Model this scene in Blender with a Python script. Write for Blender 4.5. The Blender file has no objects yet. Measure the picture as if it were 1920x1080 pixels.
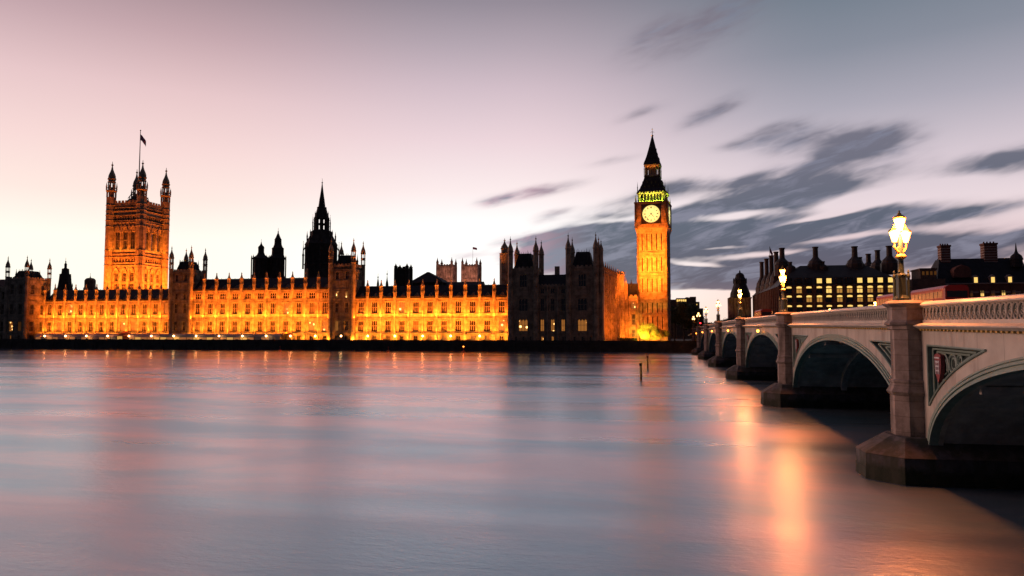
import bpy, math, random
from mathutils import Matrix, Vector
R = math.radians
SC = bpy.context.scene
random.seed(7)
# ------------------------------------------------------------------ camera
F = 1350.0; CH = 7.2                       # focal length in px of a 1920 px wide frame; eye height above the water
PITCH = math.atan(80.0/F); YAW = math.atan(274.0*math.cos(PITCH)/F)   # looks up a little, and left of the bridge's direction (+Y)
cam = bpy.data.cameras.new('camera'); cam.sensor_width = 36; cam.lens = F*36/1920; cam.clip_end = 6000; cam.clip_start = .1
camo = bpy.data.objects.new('camera', cam); SC.collection.objects.link(camo)
camo.location = (0, 0, CH); camo.rotation_euler = (R(90)+PITCH, 0, YAW); SC.camera = camo
SC.view_settings.view_transform = 'Standard'; SC.view_settings.look = 'None'
SC.view_settings.exposure = 0; SC.view_settings.gamma = 1; SC.view_settings.use_curve_mapping = False
SC.cycles.max_bounces = 5; SC.cycles.diffuse_bounces = 3; SC.cycles.glossy_bounces = 3
SC.cycles.sample_clamp_indirect = 6; SC.cycles.use_denoising = True
SC.cycles.caustics_reflective = False; SC.cycles.caustics_refractive = False
def raydir(px, py):
    cy, sy, cp, sp = math.cos(YAW), math.sin(YAW), math.cos(PITCH), math.sin(PITCH)
    f = Vector((-sy*cp, cy*cp, sp)); r = Vector((cy, sy, 0)); u = r.cross(f)
    return f*F + r*(px-960) + u*(540-py)
def at(px, py, Y):                         # the point of depth Y seen at a pixel: used to survey positions and heights
    d = raydir(px, py); k = Y/d.y
    return Vector((d.x*k, Y, CH+d.z*k))
def zat(X, Y, py):                         # height at plan position X, Y seen at row py
    D = -X*math.sin(YAW)+Y*math.cos(YAW); k = (540-py)/F; cp, sp = math.cos(PITCH), math.sin(PITCH)
    return CH + D*(k*cp+sp)/(cp-k*sp)
def lin(c, k=1.0):
    return tuple(k*((v/255)/12.92 if v/255 <= .04045 else ((v/255+.055)/1.055)**2.4) for v in c)
# ------------------------------------------------------------------ sky after sunset, with wind-drawn clouds
class NT:
    def __init__(s, tree): s.t = tree; s.n = tree.nodes; s.l = tree.links
    def node(s, typ, **kw):
        n = s.n.new(typ)
        for k, v in kw.items(): setattr(n, k, v)
        return n
    def put(s, sock, v):
        if hasattr(v, 'is_linked') or hasattr(v, 'links'): s.l.new(v, sock)
        else:
            if sock.type == 'RGBA' and not isinstance(v, (int, float)) and len(v) == 3: v = (*v, 1)
            sock.default_value = v
    def m(s, op, a, b=None, c=None, clamp=False):
        n = s.node('ShaderNodeMath', operation=op, use_clamp=clamp)
        s.put(n.inputs[0], a)
        if b is not None: s.put(n.inputs[1], b)
        if c is not None: s.put(n.inputs[2], c)
        return n.outputs[0]
    def mix(s, fac, a, b, mode='MIX'):
        n = s.node('ShaderNodeMix', data_type='RGBA', blend_type=mode)
        s.put(n.inputs[0], fac); s.put(n.inputs[6], a); s.put(n.inputs[7], b)
        return n.outputs[2]
    def ramp(s, fac, stops, interp='LINEAR'):
        n = s.node('ShaderNodeValToRGB'); cr = n.color_ramp; cr.interpolation = interp
        while len(cr.elements) < len(stops): cr.elements.new(.5)
        for e, (p, c) in zip(cr.elements, stops):
            e.position = p; e.color = (*c, 1) if len(c) == 3 else c
        s.put(n.inputs[0], fac); return n.outputs[0]
    def noise(s, vec, scale, detail=4, rough=.55, dist=0):
        n = s.node('ShaderNodeTexNoise'); s.put(n.inputs['Vector'], vec)
        n.inputs['Scale'].default_value = scale; n.inputs['Detail'].default_value = detail
        n.inputs['Roughness'].default_value = rough; n.inputs['Distortion'].default_value = dist
        return n.outputs['Fac']
    def smooth(s, v, a, b, lo=0, hi=1):
        n = s.node('ShaderNodeMapRange', interpolation_type='SMOOTHSTEP')
        for i, x in enumerate((v, a, b, lo, hi)): s.put(n.inputs[i], x)
        return n.outputs[0]
    def xyz(s, x, y, z):
        n = s.node('ShaderNodeCombineXYZ')
        for i, v in enumerate((x, y, z)): s.put(n.inputs[i], v)
        return n.outputs[0]
W = bpy.data.worlds.new('World'); SC.world = W; W.use_nodes = True
w = NT(W.node_tree); w.n.clear()
tc = w.node('ShaderNodeTexCoord'); sx = w.node('ShaderNodeSeparateXYZ'); w.l.new(tc.outputs['Generated'], sx.inputs[0])
az = w.m('MULTIPLY', w.m('ARCTAN2', sx.outputs[0], sx.outputs[1]), 57.2958)
el = w.m('MULTIPLY', w.m('ARCSINE', sx.outputs[2]), 57.2958)
ef = w.m('DIVIDE', el, 50.0, clamp=True)
def skyramp(rows): return w.ramp(ef, [(e/50, lin(c, k)) for e, c, k in rows])
left = skyramp([(0, (255,240,208), 1.08), (3, (255,250,232), 1.12), (6.5, (255,247,234), 1.1), (9.5, (255,233,224), 1.02), (13, (249,219,216), 1), (17, (232,200,202), 1), (21, (198,168,174), 1), (25, (158,136,144), 1), (50, (96,84,104), 1)])
mid = skyramp([(0, (255,244,230), 1.15), (4, (255,255,250), 1.18), (8, (255,252,250), 1.1), (11, (252,236,236), 1.02), (15, (237,214,220), 1), (19, (210,190,200), 1), (22, (181,167,178), 1), (25, (150,141,153), 1), (50, (90,86,106), 1)])
right = skyramp([(0, (255,214,190), 1), (2.5, (252,216,204), 1), (5.5, (232,205,207), 1), (9, (234,217,222), 1), (12, (216,202,211), 1), (16, (175,171,184), 1), (20, (138,143,157), 1), (25, (108,122,136), 1), (50, (76,84,102), 1)])
sw = skyramp([(0, (255,196,160), 8), (8, (255,190,165), 7.5), (16, (240,170,160), 5), (26, (180,140,150), 1.2), (50, (90,84,104), 1)])
east = skyramp([(0, (50,52,66), 1), (20, (44,46,60), 1), (50, (60,62,80), 1)])
col = w.mix(w.smooth(az, -38, -14), left, mid)
col = w.mix(w.smooth(az, -12, 14), col, right)
col = w.mix(w.smooth(az, -52, -66), col, sw)
aabs = w.m('ABSOLUTE', az)
col = w.mix(w.smooth(az, 32, 75), col, east)
col = w.mix(w.smooth(az, -84, -98), col, east)
col = w.mix(w.smooth(el, -.3, -1.5), col, (.02,.02,.025))
# clouds: soft streaks whose outline is broken by noise stretched along the wind
ca, sa = math.cos(R(14)), math.sin(R(14))
u = w.m('ADD', w.m('MULTIPLY', az, ca), w.m('MULTIPLY', el, sa))
v = w.m('SUBTRACT', w.m('MULTIPLY', el, ca), w.m('MULTIPLY', az, sa))
n1 = w.noise(w.xyz(w.m('MULTIPLY', u, .16), w.m('MULTIPLY', v, .75), 3.3), 1.0, 3, .5, .4)
n2 = w.noise(w.xyz(w.m('MULTIPLY', u, .5), w.m('MULTIPLY', v, 1.8), 7.7), 1.0, 2, .5, .3)
dv = w.m('MULTIPLY', w.m('SUBTRACT', n1, .5), 2.6)
blobs = [  # px, py, half length px, half thickness px, tilt deg, strength (negative: a bright gap)
 (1330,45,130,30,20,.50), (1335,210,60,14,20,.62), (1205,210,50,9,14,.45), (1210,70,60,20,25,.25), (1460,240,50,9,12,.6), (1390,270,50,9,6,.45), (1500,262,60,14,10,.7), (1625,270,70,20,6,1.1), (1555,300,60,12,20,.75),
 (1900,302,80,15,3,1.1), (1400,335,55,9,14,.7), (1270,350,60,11,4,.75), (1460,352,85,15,6,1.0), (1590,345,90,14,14,.6), (1000,360,85,8,10,.75), (1150,300,60,8,8,.3), (1035,402,35,7,14,.5), (930,378,30,6,10,.4),
 (1330,390,160,13,5,.75), (1470,384,60,18,4,.7), (1200,372,70,8,10,.5), (1130,448,130,20,6,.85), (1310,425,150,20,4,1.05), (1520,425,130,13,5,1.0), (1700,410,110,11,4,.8), (1640,395,60,8,8,.6),
 (1420,450,170,14,3,1.0), (1300,470,150,15,2,.95), (1340,515,200,11,-2,1.15), (1560,480,150,14,4,.9), (1450,495,120,9,2,.8), (1490,530,110,9,0,.8), (1230,512,120,12,0,.85), (990,445,70,8,8,.5), (1100,478,90,12,3,.6),
 (1720,462,170,14,3,.9), (1840,392,80,7,4,.5), (1860,450,110,9,4,.55), (1420,541,190,9,0,.9), (1180,535,80,8,0,.5), (1740,490,170,10,2,.75), (870,480,50,6,6,.35), (1590,460,90,8,8,.6),
 (1385,402,75,7,5,-1.2), (1545,407,80,6,8,-1.0), (1430,434,60,4,12,-.7), (1340,466,60,4,2,-1.3), (1450,474,90,5,4,-1.0), (1310,497,70,5,-4,-1.3), (1245,487,60,5,2,-.6), (1560,446,100,6,4,-.9), (1620,497,60,4,2,-.7), (1640,372,120,9,6,-.7), (1150,415,60,6,4,-.8), (1400,512,70,5,-2,-.8), (1290,552,110,6,0,-1.5), (1230,396,60,6,14,-.7), (1120,440,90,20,10,.9), (1150,480,110,24,5,1.0), (1050,470,80,14,8,.7), (1160,508,90,14,0,.9)
]
dens = None
for px, py, L, T, tilt, st in blobs:
    d = raydir(px, py).normalized(); a0 = math.degrees(math.atan2(d.x, d.y)); e0 = math.degrees(math.asin(d.z))
    cs, sn = math.cos(R(tilt)), math.sin(R(tilt)); k = 57.2958/F
    da = w.m('SUBTRACT', az, a0); de = w.m('ADD', w.m('SUBTRACT', el, e0), w.m('MULTIPLY', dv, .12+T/70))
    p = w.m('ADD', w.m('MULTIPLY', da, cs/(L*k)), w.m('MULTIPLY', de, sn/(L*k)))
    TT = T*(1.22 if st > 0 else 1); q = w.m('SUBTRACT', w.m('MULTIPLY', de, cs/(TT*k)), w.m('MULTIPLY', da, sn/(TT*k)))
    g = w.m('MULTIPLY', w.m('EXPONENT', w.m('MULTIPLY', w.m('ADD', w.m('MULTIPLY', p, p), w.m('MULTIPLY', q, q)), -.8)), st)
    dens = g if dens is None else w.m('MAXIMUM', dens, g) if False else w.m('ADD', dens, g)
dens = w.m('MULTIPLY', dens, w.m('MULTIPLY_ADD', n2, 1.25, .42))
dens = w.smooth(dens, .04, 1.0)
ccol = w.ramp(ef, [(0, lin((150,120,130))), (4/50, lin((76,78,98))), (8/50, lin((68,84,104))), (14/50, lin((108,108,124))), (22/50, lin((118,108,122)))])
ccol = w.mix(w.smooth(az, -4, -13), ccol, lin((188,150,168)))
n3 = w.noise(w.xyz(w.m('MULTIPLY', u, .22), w.m('MULTIPLY', v, 1.1), 1.7), 1.0, 4, .6, .5)
ccol = w.mix(w.smooth(n3, .45, .68), ccol, lin((118,122,142)))
col = w.mix(w.m('MULTIPLY', dens, .92), col, ccol)
bg = w.node('ShaderNodeBackground'); w.put(bg.inputs[0], col); bg.inputs[1].default_value = 1.0
wo = w.node('ShaderNodeOutputWorld'); w.l.new(bg.outputs[0], wo.inputs[0])
W.cycles.sampling_method = 'MANUAL'; W.cycles.sample_map_resolution = 1024
# ------------------------------------------------------------------ flood lamps (real lamps of the place)
def area(name, loc, aim, sx_, sy_, power, color, spread=180):
    l = bpy.data.lights.new(name, 'AREA'); l.shape = 'RECTANGLE'; l.size = sx_; l.size_y = sy_; l.energy = power; l.color = color; l.spread = R(spread)
    o = bpy.data.objects.new(name, l); SC.collection.objects.link(o); o.location = loc
    o.rotation_euler = (Vector(aim)-Vector(loc)).to_track_quat('-Z', 'Y').to_euler(); return o
def spot(name, loc, aim, power, color, ang=70, rad=.3, blend=.8):
    l = bpy.data.lights.new(name, 'SPOT'); l.energy = power; l.color = color; l.spot_size = R(ang); l.spot_blend = blend; l.shadow_soft_size = rad
    o = bpy.data.objects.new(name, l); SC.collection.objects.link(o); o.location = loc
    o.rotation_euler = (Vector(aim)-Vector(loc)).to_track_quat('-Z', 'Y').to_euler(); return o
SOD = (1.0, .175, .010); SODY = (1.0, .27, .02)
# ------------------------------------------------------------------ materials
MATS = {}
def mat(name, base, rough=.8, metal=0, emit=None, es=0, var=.25, vscale=.6, bump=0, bscale=4, courses=None, spec=.5, dirt=None, coord='Object', tide=None):
    m = bpy.data.materials.new(name); m.use_nodes = True; t = NT(m.node_tree); b = t.n['Principled BSDF']
    tcn = t.node('ShaderNodeTexCoord'); c = tcn.outputs[coord]
    col = base
    if var:
        f = t.noise(c, vscale, 6, .65)
        col = t.mix(t.smooth(f, .3, .7), tuple(x*(1-var) for x in base), tuple(min(1, x*(1+var)) for x in base))
    if courses:
        cw, chh, dk = courses
        br = t.node('ShaderNodeTexBrick'); s = t.node('ShaderNodeSeparateXYZ'); t.l.new(c, s.inputs[0])
        t.put(br.inputs['Vector'], t.xyz(t.m('ADD', s.outputs[0], s.outputs[1]), s.outputs[2], 0))
        br.inputs['Scale'].default_value = 1; br.inputs['Brick Width'].default_value = cw; br.inputs['Row Height'].default_value = chh
        br.inputs['Mortar Size'].default_value = .018; br.inputs['Color1'].default_value = (1,1,1,1); br.inputs['Color2'].default_value = (.8,.8,.8,1)
        br.inputs['Mortar'].default_value = (dk, dk, dk, 1)
        col = t.mix(1.0, col, br.outputs[0], 'MULTIPLY')
    if tide:
        f = t.m('ADD', t_sep(t, c)[2], t.m('MULTIPLY', t.noise(c, 1.1, 5, .65), 1.1))
        col = t.mix(t.smooth(f, tide[1]+.25, tide[1]-.15), col, tide[0])
    if dirt:
        dc, lo, hi, amt = dirt        # streaky dirt
        f = t.noise(t.xyz(*[t.m('MULTIPLY', o, k) for o, k in zip(t_sep(t, c), (1.3, 1.3, .25))]), 1, 5, .6)
        col = t.mix(t.m('MULTIPLY', t.smooth(f, lo, hi), amt), col, dc)
    t.put(b.inputs['Base Color'], col)
    b.inputs['Roughness'].default_value = rough; b.inputs['Metallic'].default_value = metal; b.inputs['Specular IOR Level'].default_value = spec
    if emit: b.inputs['Emission Color'].default_value = (*emit, 1); b.inputs['Emission Strength'].default_value = es
    if bump:
        bn = t.node('ShaderNodeBump'); bn.inputs['Distance'].default_value = bump
        t.put(bn.inputs['Height'], t.noise(c, bscale, 5, .6)); t.l.new(bn.outputs[0], b.inputs['Normal'])
    MATS[name] = m; return m
def t_sep(t, c):
    s = t.node('ShaderNodeSeparateXYZ'); t.l.new(c, s.inputs[0]); return s.outputs[0], s.outputs[1], s.outputs[2]
mat('limestone', (.34,.27,.19), .85, var=.45, vscale=.5, bump=.06, bscale=2.5, courses=(1.1,.5,.55), dirt=((.07,.05,.035), .5, .7, .5))
mat('roof_iron', (.028,.03,.036), .75, var=.3, spec=.25, courses=(1.2,.9,.6))
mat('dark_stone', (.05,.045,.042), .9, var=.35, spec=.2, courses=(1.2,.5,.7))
mat('abbey_stone', (.50,.36,.30), .9, var=.5, vscale=.25, courses=(2,.9,.7), dirt=((.12,.08,.07), .45, .62, .8))
mat('glass_dark', (.015,.013,.012), .12, var=0, spec=.6)
mat('glass_dim', (.05,.03,.015), .3, emit=(1,.36,.06), es=.07, var=0)
def lit_glass(name, base_e, base_s, spot_e, spot_s, scale, thr):
    m = mat(name, (.06,.04,.02), .3, var=0); t = NT(m.node_tree); b = t.n['Principled BSDF']; tcn = t.node('ShaderNodeNewGeometry')
    x, y, z = t_sep(t, tcn.outputs['Position']); vo = t.node('ShaderNodeTexVoronoi'); vo.inputs['Scale'].default_value = scale; t.put(vo.inputs['Vector'], t.xyz(t.m('ADD', x, t.m('MULTIPLY', y, .7)), z, 0))
    vo.voronoi_dimensions = '3D'; f = t.smooth(vo.outputs['Distance'], thr, thr*.4)
    t.put(b.inputs['Emission Color'], t.mix(f, base_e, spot_e)); t.put(b.inputs['Emission Strength'], t.m('MULTIPLY_ADD', f, spot_s-base_s, base_s))
lit_glass('glass_lit', (1,.36,.07), .30, (1,.6,.2), 5.0, .55, .30)
mat('glass_office', (.3,.25,.08), .4, emit=(1,.62,.16), es=1.15, var=0)
mat('glass_office_low', (.3,.25,.08), .4, emit=(1,.48,.10), es=.45, var=0)
mat('bulb', (1,.8,.5), .4, emit=(1,.66,.28), es=16, var=0)
mat('lantern_glass', (1,.8,.5), .3, emit=(1,.60,.22), es=6, var=0)
mat('terrace_bulb', (1,.8,.5), .3, emit=(1,.5,.16), es=20, var=0)
mat('nav_orange', (1,.4,.05), .3, emit=(1,.26,.03), es=14, var=0)
mat('signal_red', (1,.02,.02), .3, emit=(1,.015,.02), es=22, var=0)
mat('dial_glass', (.25,.22,.12), .4, emit=(1,.84,.26), es=1.25, var=0)
mat('dial_iron', (.02,.02,.025), .5, metal=.3, var=0)
mat('gold', (.75,.45,.12), .35, metal=.9, var=.1)
mat('gold_paint', (.5,.33,.08), .5, var=.2)
mat('wet_wall', (.045,.042,.036), .8, var=.5, vscale=.3, courses=(1.6,.6,.6), bump=.05)
mat('granite', (.34,.28,.25), .75, var=.28, vscale=1.6, bump=.02, bscale=16, courses=(1.7,.75,.6), dirt=((.09,.075,.065), .45, .68, .75), tide=((.10,.085,.08), 2.6))
mat('spandrel_paint', (.56,.55,.49), .5, var=.12, vscale=.8, spec=.35, bump=.006, bscale=3, courses=(2.3,30,.55), dirt=((.20,.15,.12), .5, .74, .6))
mat('plinth_stone', (.115,.108,.115), .85, var=.35, vscale=1.0, bump=.03, bscale=6, courses=(1.9,.62,.55), dirt=((.04,.045,.03), .42, .6, .85), tide=((.012,.022,.010), 1.25))
mat('bridge_paint', (.56,.54,.48), .5, var=.10, vscale=.8, spec=.35, dirt=((.22,.19,.16), .56, .8, .45))
mat('bridge_green', (.25,.36,.32), .4, var=.15, vscale=1.5, spec=.5)
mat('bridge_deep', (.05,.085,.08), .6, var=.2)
mat('bridge_under', (.55,.54,.52), .8, var=.3)
mat('pier_render', (.78,.76,.73), .8, var=.2, vscale=.6, dirt=((.2,.19,.18), .5, .7, .6))
mat('asphalt', (.05,.05,.05), .85, var=.2, vscale=3)
mat('lamp_iron', (.03,.05,.043), .42, var=.2, vscale=6)
mat('shield_red', (.28,.06,.07), .5, var=.15, vscale=8)
mat('shield_white', (.6,.62,.66), .5, var=.1)
mat('canvas_pink', (.75,.45,.45), .8, var=.12)
mat('canvas_grey', (.45,.42,.46), .8, var=.12)
mat('canvas_red', (.62,.14,.05), .8, var=.12)
mat('canvas_orange', (.75,.32,.05), .8, var=.1)
mat('tent_wall', (.7,.45,.25), .7, emit=(1,.34,.10), es=.25, var=0)
mat('tent_lit', (.7,.5,.2), .7, emit=(1,.50,.12), es=.6, var=0)
mat('brown_brick', (.17,.11,.08), .9, var=.25, courses=(.7,.3,.7))
mat('red_brick', (.16,.07,.05), .9, var=.25, courses=(.7,.9,.55))
mat('pale_band', (.35,.28,.24), .85, var=.15)
mat('bronze', (.055,.046,.042), .6, metal=.2, var=.3, spec=.3)
mat('bark', (.06,.045,.035), .9, var=.3, vscale=3)
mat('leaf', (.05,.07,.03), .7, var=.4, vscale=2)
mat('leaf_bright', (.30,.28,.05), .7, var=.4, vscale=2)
mat('bus_red', (.30,.02,.015), .35, var=.05)
mat('bus_window', (.2,.15,.1), .2, emit=(1,.30,.08), es=.22, var=0)
mat('rubber', (.02,.02,.02), .8, var=0)
mat('timber', (.48,.34,.12), .8, var=.35, vscale=3, dirt=((.03,.03,.02), .45, .6, .6))
mat('flag_cloth', (.30,.12,.22), .8, var=.3, vscale=.8)
mat('ground_soil', (.05,.045,.04), .95, var=.3, vscale=.05)
mat('paving', (.30,.26,.22), .85, var=.15, courses=(1.2,1.2,.8))
mat('grass', (.05,.07,.025), .9, var=.3)
mat('buoy_red', (.4,.06,.03), .5, var=.1)
# ------------------------------------------------------------------ mesh building
class MB:
    def __init__(s): s.v = []; s.f = []; s.mi = []; s.m = 0; s.x = None
    def add(s, vs, fs):
        o = len(s.v)
        if s.x is not None: vs = [tuple(s.x @ Vector(p)) for p in vs]
        s.v += [tuple(p) for p in vs]; s.f += [tuple(i+o for i in f) for f in fs]; s.mi += [s.m]*len(fs); return s
    def box(s, x0, x1, y0, y1, z0, z1):
        vs = [(x0,y0,z0),(x1,y0,z0),(x1,y1,z0),(x0,y1,z0),(x0,y0,z1),(x1,y0,z1),(x1,y1,z1),(x0,y1,z1)]
        return s.add(vs, [(0,3,2,1),(4,5,6,7),(0,1,5,4),(1,2,6,5),(2,3,7,6),(3,0,4,7)])
    def quad(s, a, b, c, d): return s.add([a,b,c,d], [(0,1,2,3)])
    def loft(s, rings, cap=True, close=True):
        n = len(rings[0]); vs = [p for r in rings for p in r]; fs = []
        for i in range(len(rings)-1):
            for j in range(n if close else n-1):
                k = (j+1) % n; fs.append((i*n+j, i*n+k, (i+1)*n+k, (i+1)*n+j))
        if cap: fs.append(tuple(reversed(range(n)))); fs.append(tuple(range((len(rings)-1)*n, len(rings)*n)))
        return s.add(vs, fs)
    def lathe(s, cx, cy, prof, n=8, rot=None, sx=1, sy=1):
        rot = math.pi/n if rot is None else rot
        return s.loft([[(cx+sx*r*math.cos(rot+2*math.pi*j/n), cy+sy*r*math.sin(rot+2*math.pi*j/n), z) for j in range(n)] for r, z in prof])
    def prism(s, poly, z0, z1): return s.loft([[(x,y,z0) for x,y in poly], [(x,y,z1) for x,y in poly]])
    def tube(s, pts, r, n=6):
        rings = []
        pts = [Vector(p) for p in pts]
        for i, p in enumerate(pts):
            d = (pts[min(i+1, len(pts)-1)]-pts[max(i-1, 0)]).normalized()
            a = d.orthogonal().normalized() if abs(d.z) > .9 else d.cross(Vector((0,0,1))).normalized(); b = d.cross(a)
            rr = r[i] if isinstance(r, (list, tuple)) else r
            rings.append([tuple(p+a*rr*math.cos(2*math.pi*j/n)+b*rr*math.sin(2*math.pi*j/n)) for j in range(n)])
        return s.loft(rings)
    def data(s, name, mats):
        me = bpy.data.meshes.new(name); me.from_pydata(s.v, [], s.f)
        for m in (mats if isinstance(mats, (list, tuple)) else [mats]): me.materials.append(MATS[m])
        if len(me.materials) > 1: me.polygons.foreach_set('material_index', s.mi)
        me.update(); return me
    def build(s, name, mats, parent=None, loc=(0,0,0), rotz=0, label=None):
        o = bpy.data.objects.new(name, s.data(name, mats)); SC.collection.objects.link(o)
        if parent: o.parent = parent
        o.location = loc; o.rotation_euler = (0,0,rotz)
        if label: o['label'] = label
        return o
def tag(o, label, cat, group=None):
    o['label'] = label; o['category'] = cat
    if group: o['group'] = group
    return o
def thing(name, label, cat, loc=(0,0,0), rotz=0, group=None):
    o = bpy.data.objects.new(name, None); SC.collection.objects.link(o); o.location = loc; o.rotation_euler = (0,0,rotz)
    o.empty_display_size = .5
    return tag(o, label, cat, group)
def structure(name, mb, m):
    o = mb.build(name, m); o['kind'] = 'structure'; return o
def dup(o, parent=None):
    c = o.copy(); SC.collection.objects.link(c); c.parent = parent
    for ch in list(o.children): dup(ch, c)
    return c
# ------------------------------------------------------------------ gothic kit (local frame: the front faces -y)
WIN = {}
def window_mesh(w_, h, lights, arch, stone):
    k = (round(w_,2), round(h,2), lights, arch, stone)
    if k in WIN: return WIN[k]
    b = MB(); t = min(.12, w_*.07); hw = w_/2
    b.box(-hw, -hw+t, -.1, .12, 0, h); b.box(hw-t, hw, -.1, .12, 0, h); b.box(-hw+t, hw-t, -.16, .12, 0, t); b.box(-hw+t, hw-t, -.1, .12, h-t, h)
    for i in range(1, lights):
        x = -hw+w_*i/lights; b.box(x-t*.45, x+t*.45, -.06, .08, t, h-t)
    if h > 2.2: b.box(-hw+t, hw-t, -.05, .07, h*.5-t*.5, h*.5+t*.5)
    if arch:                                   # pointed heads: corner fillers per light
        lw = w_/lights
        for i in range(lights):
            xa = -hw+lw*i; hh = min(lw*.8, h*.25)
            for s in (0, 1):
                x0 = xa+(lw if s else 0); sg = -1 if s else 1
                pts = [(x0, h-t), (x0, h-t-hh), (x0+sg*lw*.14, h-t-hh*.55), (x0+sg*lw*.3, h-t-hh*.22), (x0+sg*lw*.5, h-t)]
                b.loft([[(x, y, z) for x, z in pts] for y in (-.04, .06)])
    fr = b.data('window', stone)
    p = MB(); p.box(-hw+t*.5, hw-t*.5, .1, .13, t*.5, h-t*.5)
    pn = {}
    WIN[k] = (fr, p, pn); return WIN[k]
def window(parent, w_, h, loc, rotz=0, lights=3, arch=True, stone='limestone', glass='glass_dark', depth=.3):
    fr, p, pn = window_mesh(w_, h, lights, arch, stone)
    o = bpy.data.objects.new('window', fr); SC.collection.objects.link(o); o.parent = parent
    o.location = loc; o.rotation_euler = (0,0,rotz)
    if glass not in pn: pn[glass] = p.data('pane', glass)
    g = bpy.data.objects.new('pane', pn[glass]); SC.collection.objects.link(g); g.parent = o
    return o
def facade(b, x0, x1, rows, ribs=.6, depth=.5, butt=None, ystr=.22):
    """wall panels from x0 to x1 on plane y=0; rows: (z0, z1, bays, win w, win z0, win z1). Returns openings (x, z, w, h)."""
    ops = []
    for ri, row in enumerate(rows):
        z0, z1, n, ww, wa, wb = row
        bw = (x1-x0)/n
        for i in range(n):
            xa, xb = x0+bw*i, x0+bw*(i+1); xc = (xa+xb)/2
            if ww:
                l, r = xc-ww/2, xc+ww/2
                b.quad((xa,0,z0),(l,0,z0),(l,0,z1),(xa,0,z1)); b.quad((r,0,z0),(xb,0,z0),(xb,0,z1),(r,0,z1))
                b.quad((l,0,z0),(r,0,z0),(r,0,wa),(l,0,wa)); b.quad((l,0,wb),(r,0,wb),(r,0,z1),(l,0,z1))
                b.quad((l,0,wa),(l,depth,wa),(l,depth,wb),(l,0,wb)); b.quad((r,0,wa),(r,0,wb),(r,depth,wb),(r,depth,wa))
                b.quad((l,0,wa),(r,0,wa),(r,depth,wa),(l,depth,wa)); b.quad((l,0,wb),(l,depth,wb),(r,depth,wb),(r,0,wb))
                ops.append((xc, wa, ww, wb-wa))
                b.box(l-.14, l-.02, -.1, .01, wa-.05, wb+.12); b.box(r+.02, r+.14, -.1, .01, wa-.05, wb+.12); b.box(l-.02, r+.02, -.13, .01, wb+.02, wb+.16)
            else: b.quad((xa,0,z0),(xb,0,z0),(xb,0,z1),(xa,0,z1))
            if ribs and z1-z0 > .8:
                g = (bw-(ww or 0))/2 if ww else bw
                m_ = max(1, int(g/ribs)); 
                for s in ((0, 1) if ww else (0,)):
                    a = xa if s == 0 else xc+ww/2
                    for j in range(1, m_):
                        x = a+g*j/m_; b.box(x-.045, x+.045, -.09, .01, z0+.15, z1-.1)
                if ww and z1-z0 > 2.5 and g > .8:
                    for a in (xa+.1, xc+ww/2+.18):
                        b.box(a, a+g-.28, -.07, .01, (z0+z1)/2-.07, (z0+z1)/2+.07)
                        for q in range(m_):   # niche hoods
                            x = a+(g-.28)*(q+.5)/m_; b.box(x-.16, x+.16, -.2, .01, z0+(z1-z0)*.78, z0+(z1-z0)*.78+.3); b.box(x-.14, x+.14, -.26, .01, z0+(z1-z0)*.2, z0+(z1-z0)*.2+.2)
                            b.box(x-.1, x+.1, -.16, -.03, z0+(z1-z0)*.2+.2, z0+(z1-z0)*.62)
        b.box(x0, x1, -ystr, .012, z1-.12, z1+.1)      # string course
        if butt:
            for i in range(n+1):
                xc = x0+bw*i; b.prism([(xc-butt,-.005),(xc-butt*.9,-butt*.9),(xc-butt*.4,-butt*1.25),(xc+butt*.4,-butt*1.25),(xc+butt*.9,-butt*.9),(xc+butt,-.005)], z0+.1, z1-.12)
                b.box(xc-butt*1.1, xc+butt*1.1, -butt*1.4, -.005, z1-.12, z1+.12)
    return ops
def crenels(b, x0, x1, z, h=.9, pitch=1.2, y0=-.1, y1=.25):
    b.box(x0, x1, y0, y1, z, z+h*.55); n = max(1, int((x1-x0)/pitch)); p = (x1-x0)/n
    for i in range(n): b.box(x0+p*(i+.22), x0+p*(i+.78), y0, y1, z+h*.55, z+h)
def turret(b, cx, cy, z0, z1, r, opens=(), n=8, capf=.36, slim=True):
    """octagonal corner turret: shaft, string rings, open lantern stages, ogee cap and finial reaching z1"""
    H = min(z1-z0, 14*r); zc = z1-H*capf                       # base of cap
    segs = []; z = z0
    for a, c in sorted(opens): segs.append((z, a, 0)); segs.append((a, c, 1)); z = c
    segs.append((z, zc, 0))
    for a, c, op in segs:
        if c-a < .05: continue
        if op:
            for j in range(n):
                t = math.pi/n+2*math.pi*j/n; b.lathe(cx+r*.88*math.cos(t), cy+r*.88*math.sin(t), [(r*.14, a), (r*.14, c)], 4)
        else:
            b.lathe(cx, cy, [(r, a), (r, c)], n)
        b.lathe(cx, cy, [(r*1.13, c-.14*r), (r*1.2, c), (r*1.02, c+.12*r)], n)
    hc = z1-zc
    b.lathe(cx, cy, [(r*1.12, zc), (r*1.22, zc+hc*.04), (r*1.02, zc+hc*.09), (r*1.04, zc+hc*.17), (r*.86, zc+hc*.29), (r*.56, zc+hc*.42), (r*.32, zc+hc*.55), (r*.2, zc+hc*.68), (r*.12, zc+hc*.76)], n)
    b.lathe(cx, cy, [(r*.12, zc+hc*.75), (r*.32, zc+hc*.79), (r*.32, zc+hc*.82), (r*.1, zc+hc*.86), (r*.05, z1)], 6)
def pinnacle(b, cx, cy, z0, z1, r, n=4):
    h = z1-z0; b.lathe(cx, cy, [(r, z0), (r, z0+h*.45), (r*1.3, z0+h*.47), (r*1.3, z0+h*.5), (r*.8, z0+h*.54), (r*.12, z0+h*.93), (r*.3, z0+h*.95), (r*.05, z1)], n)
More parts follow.
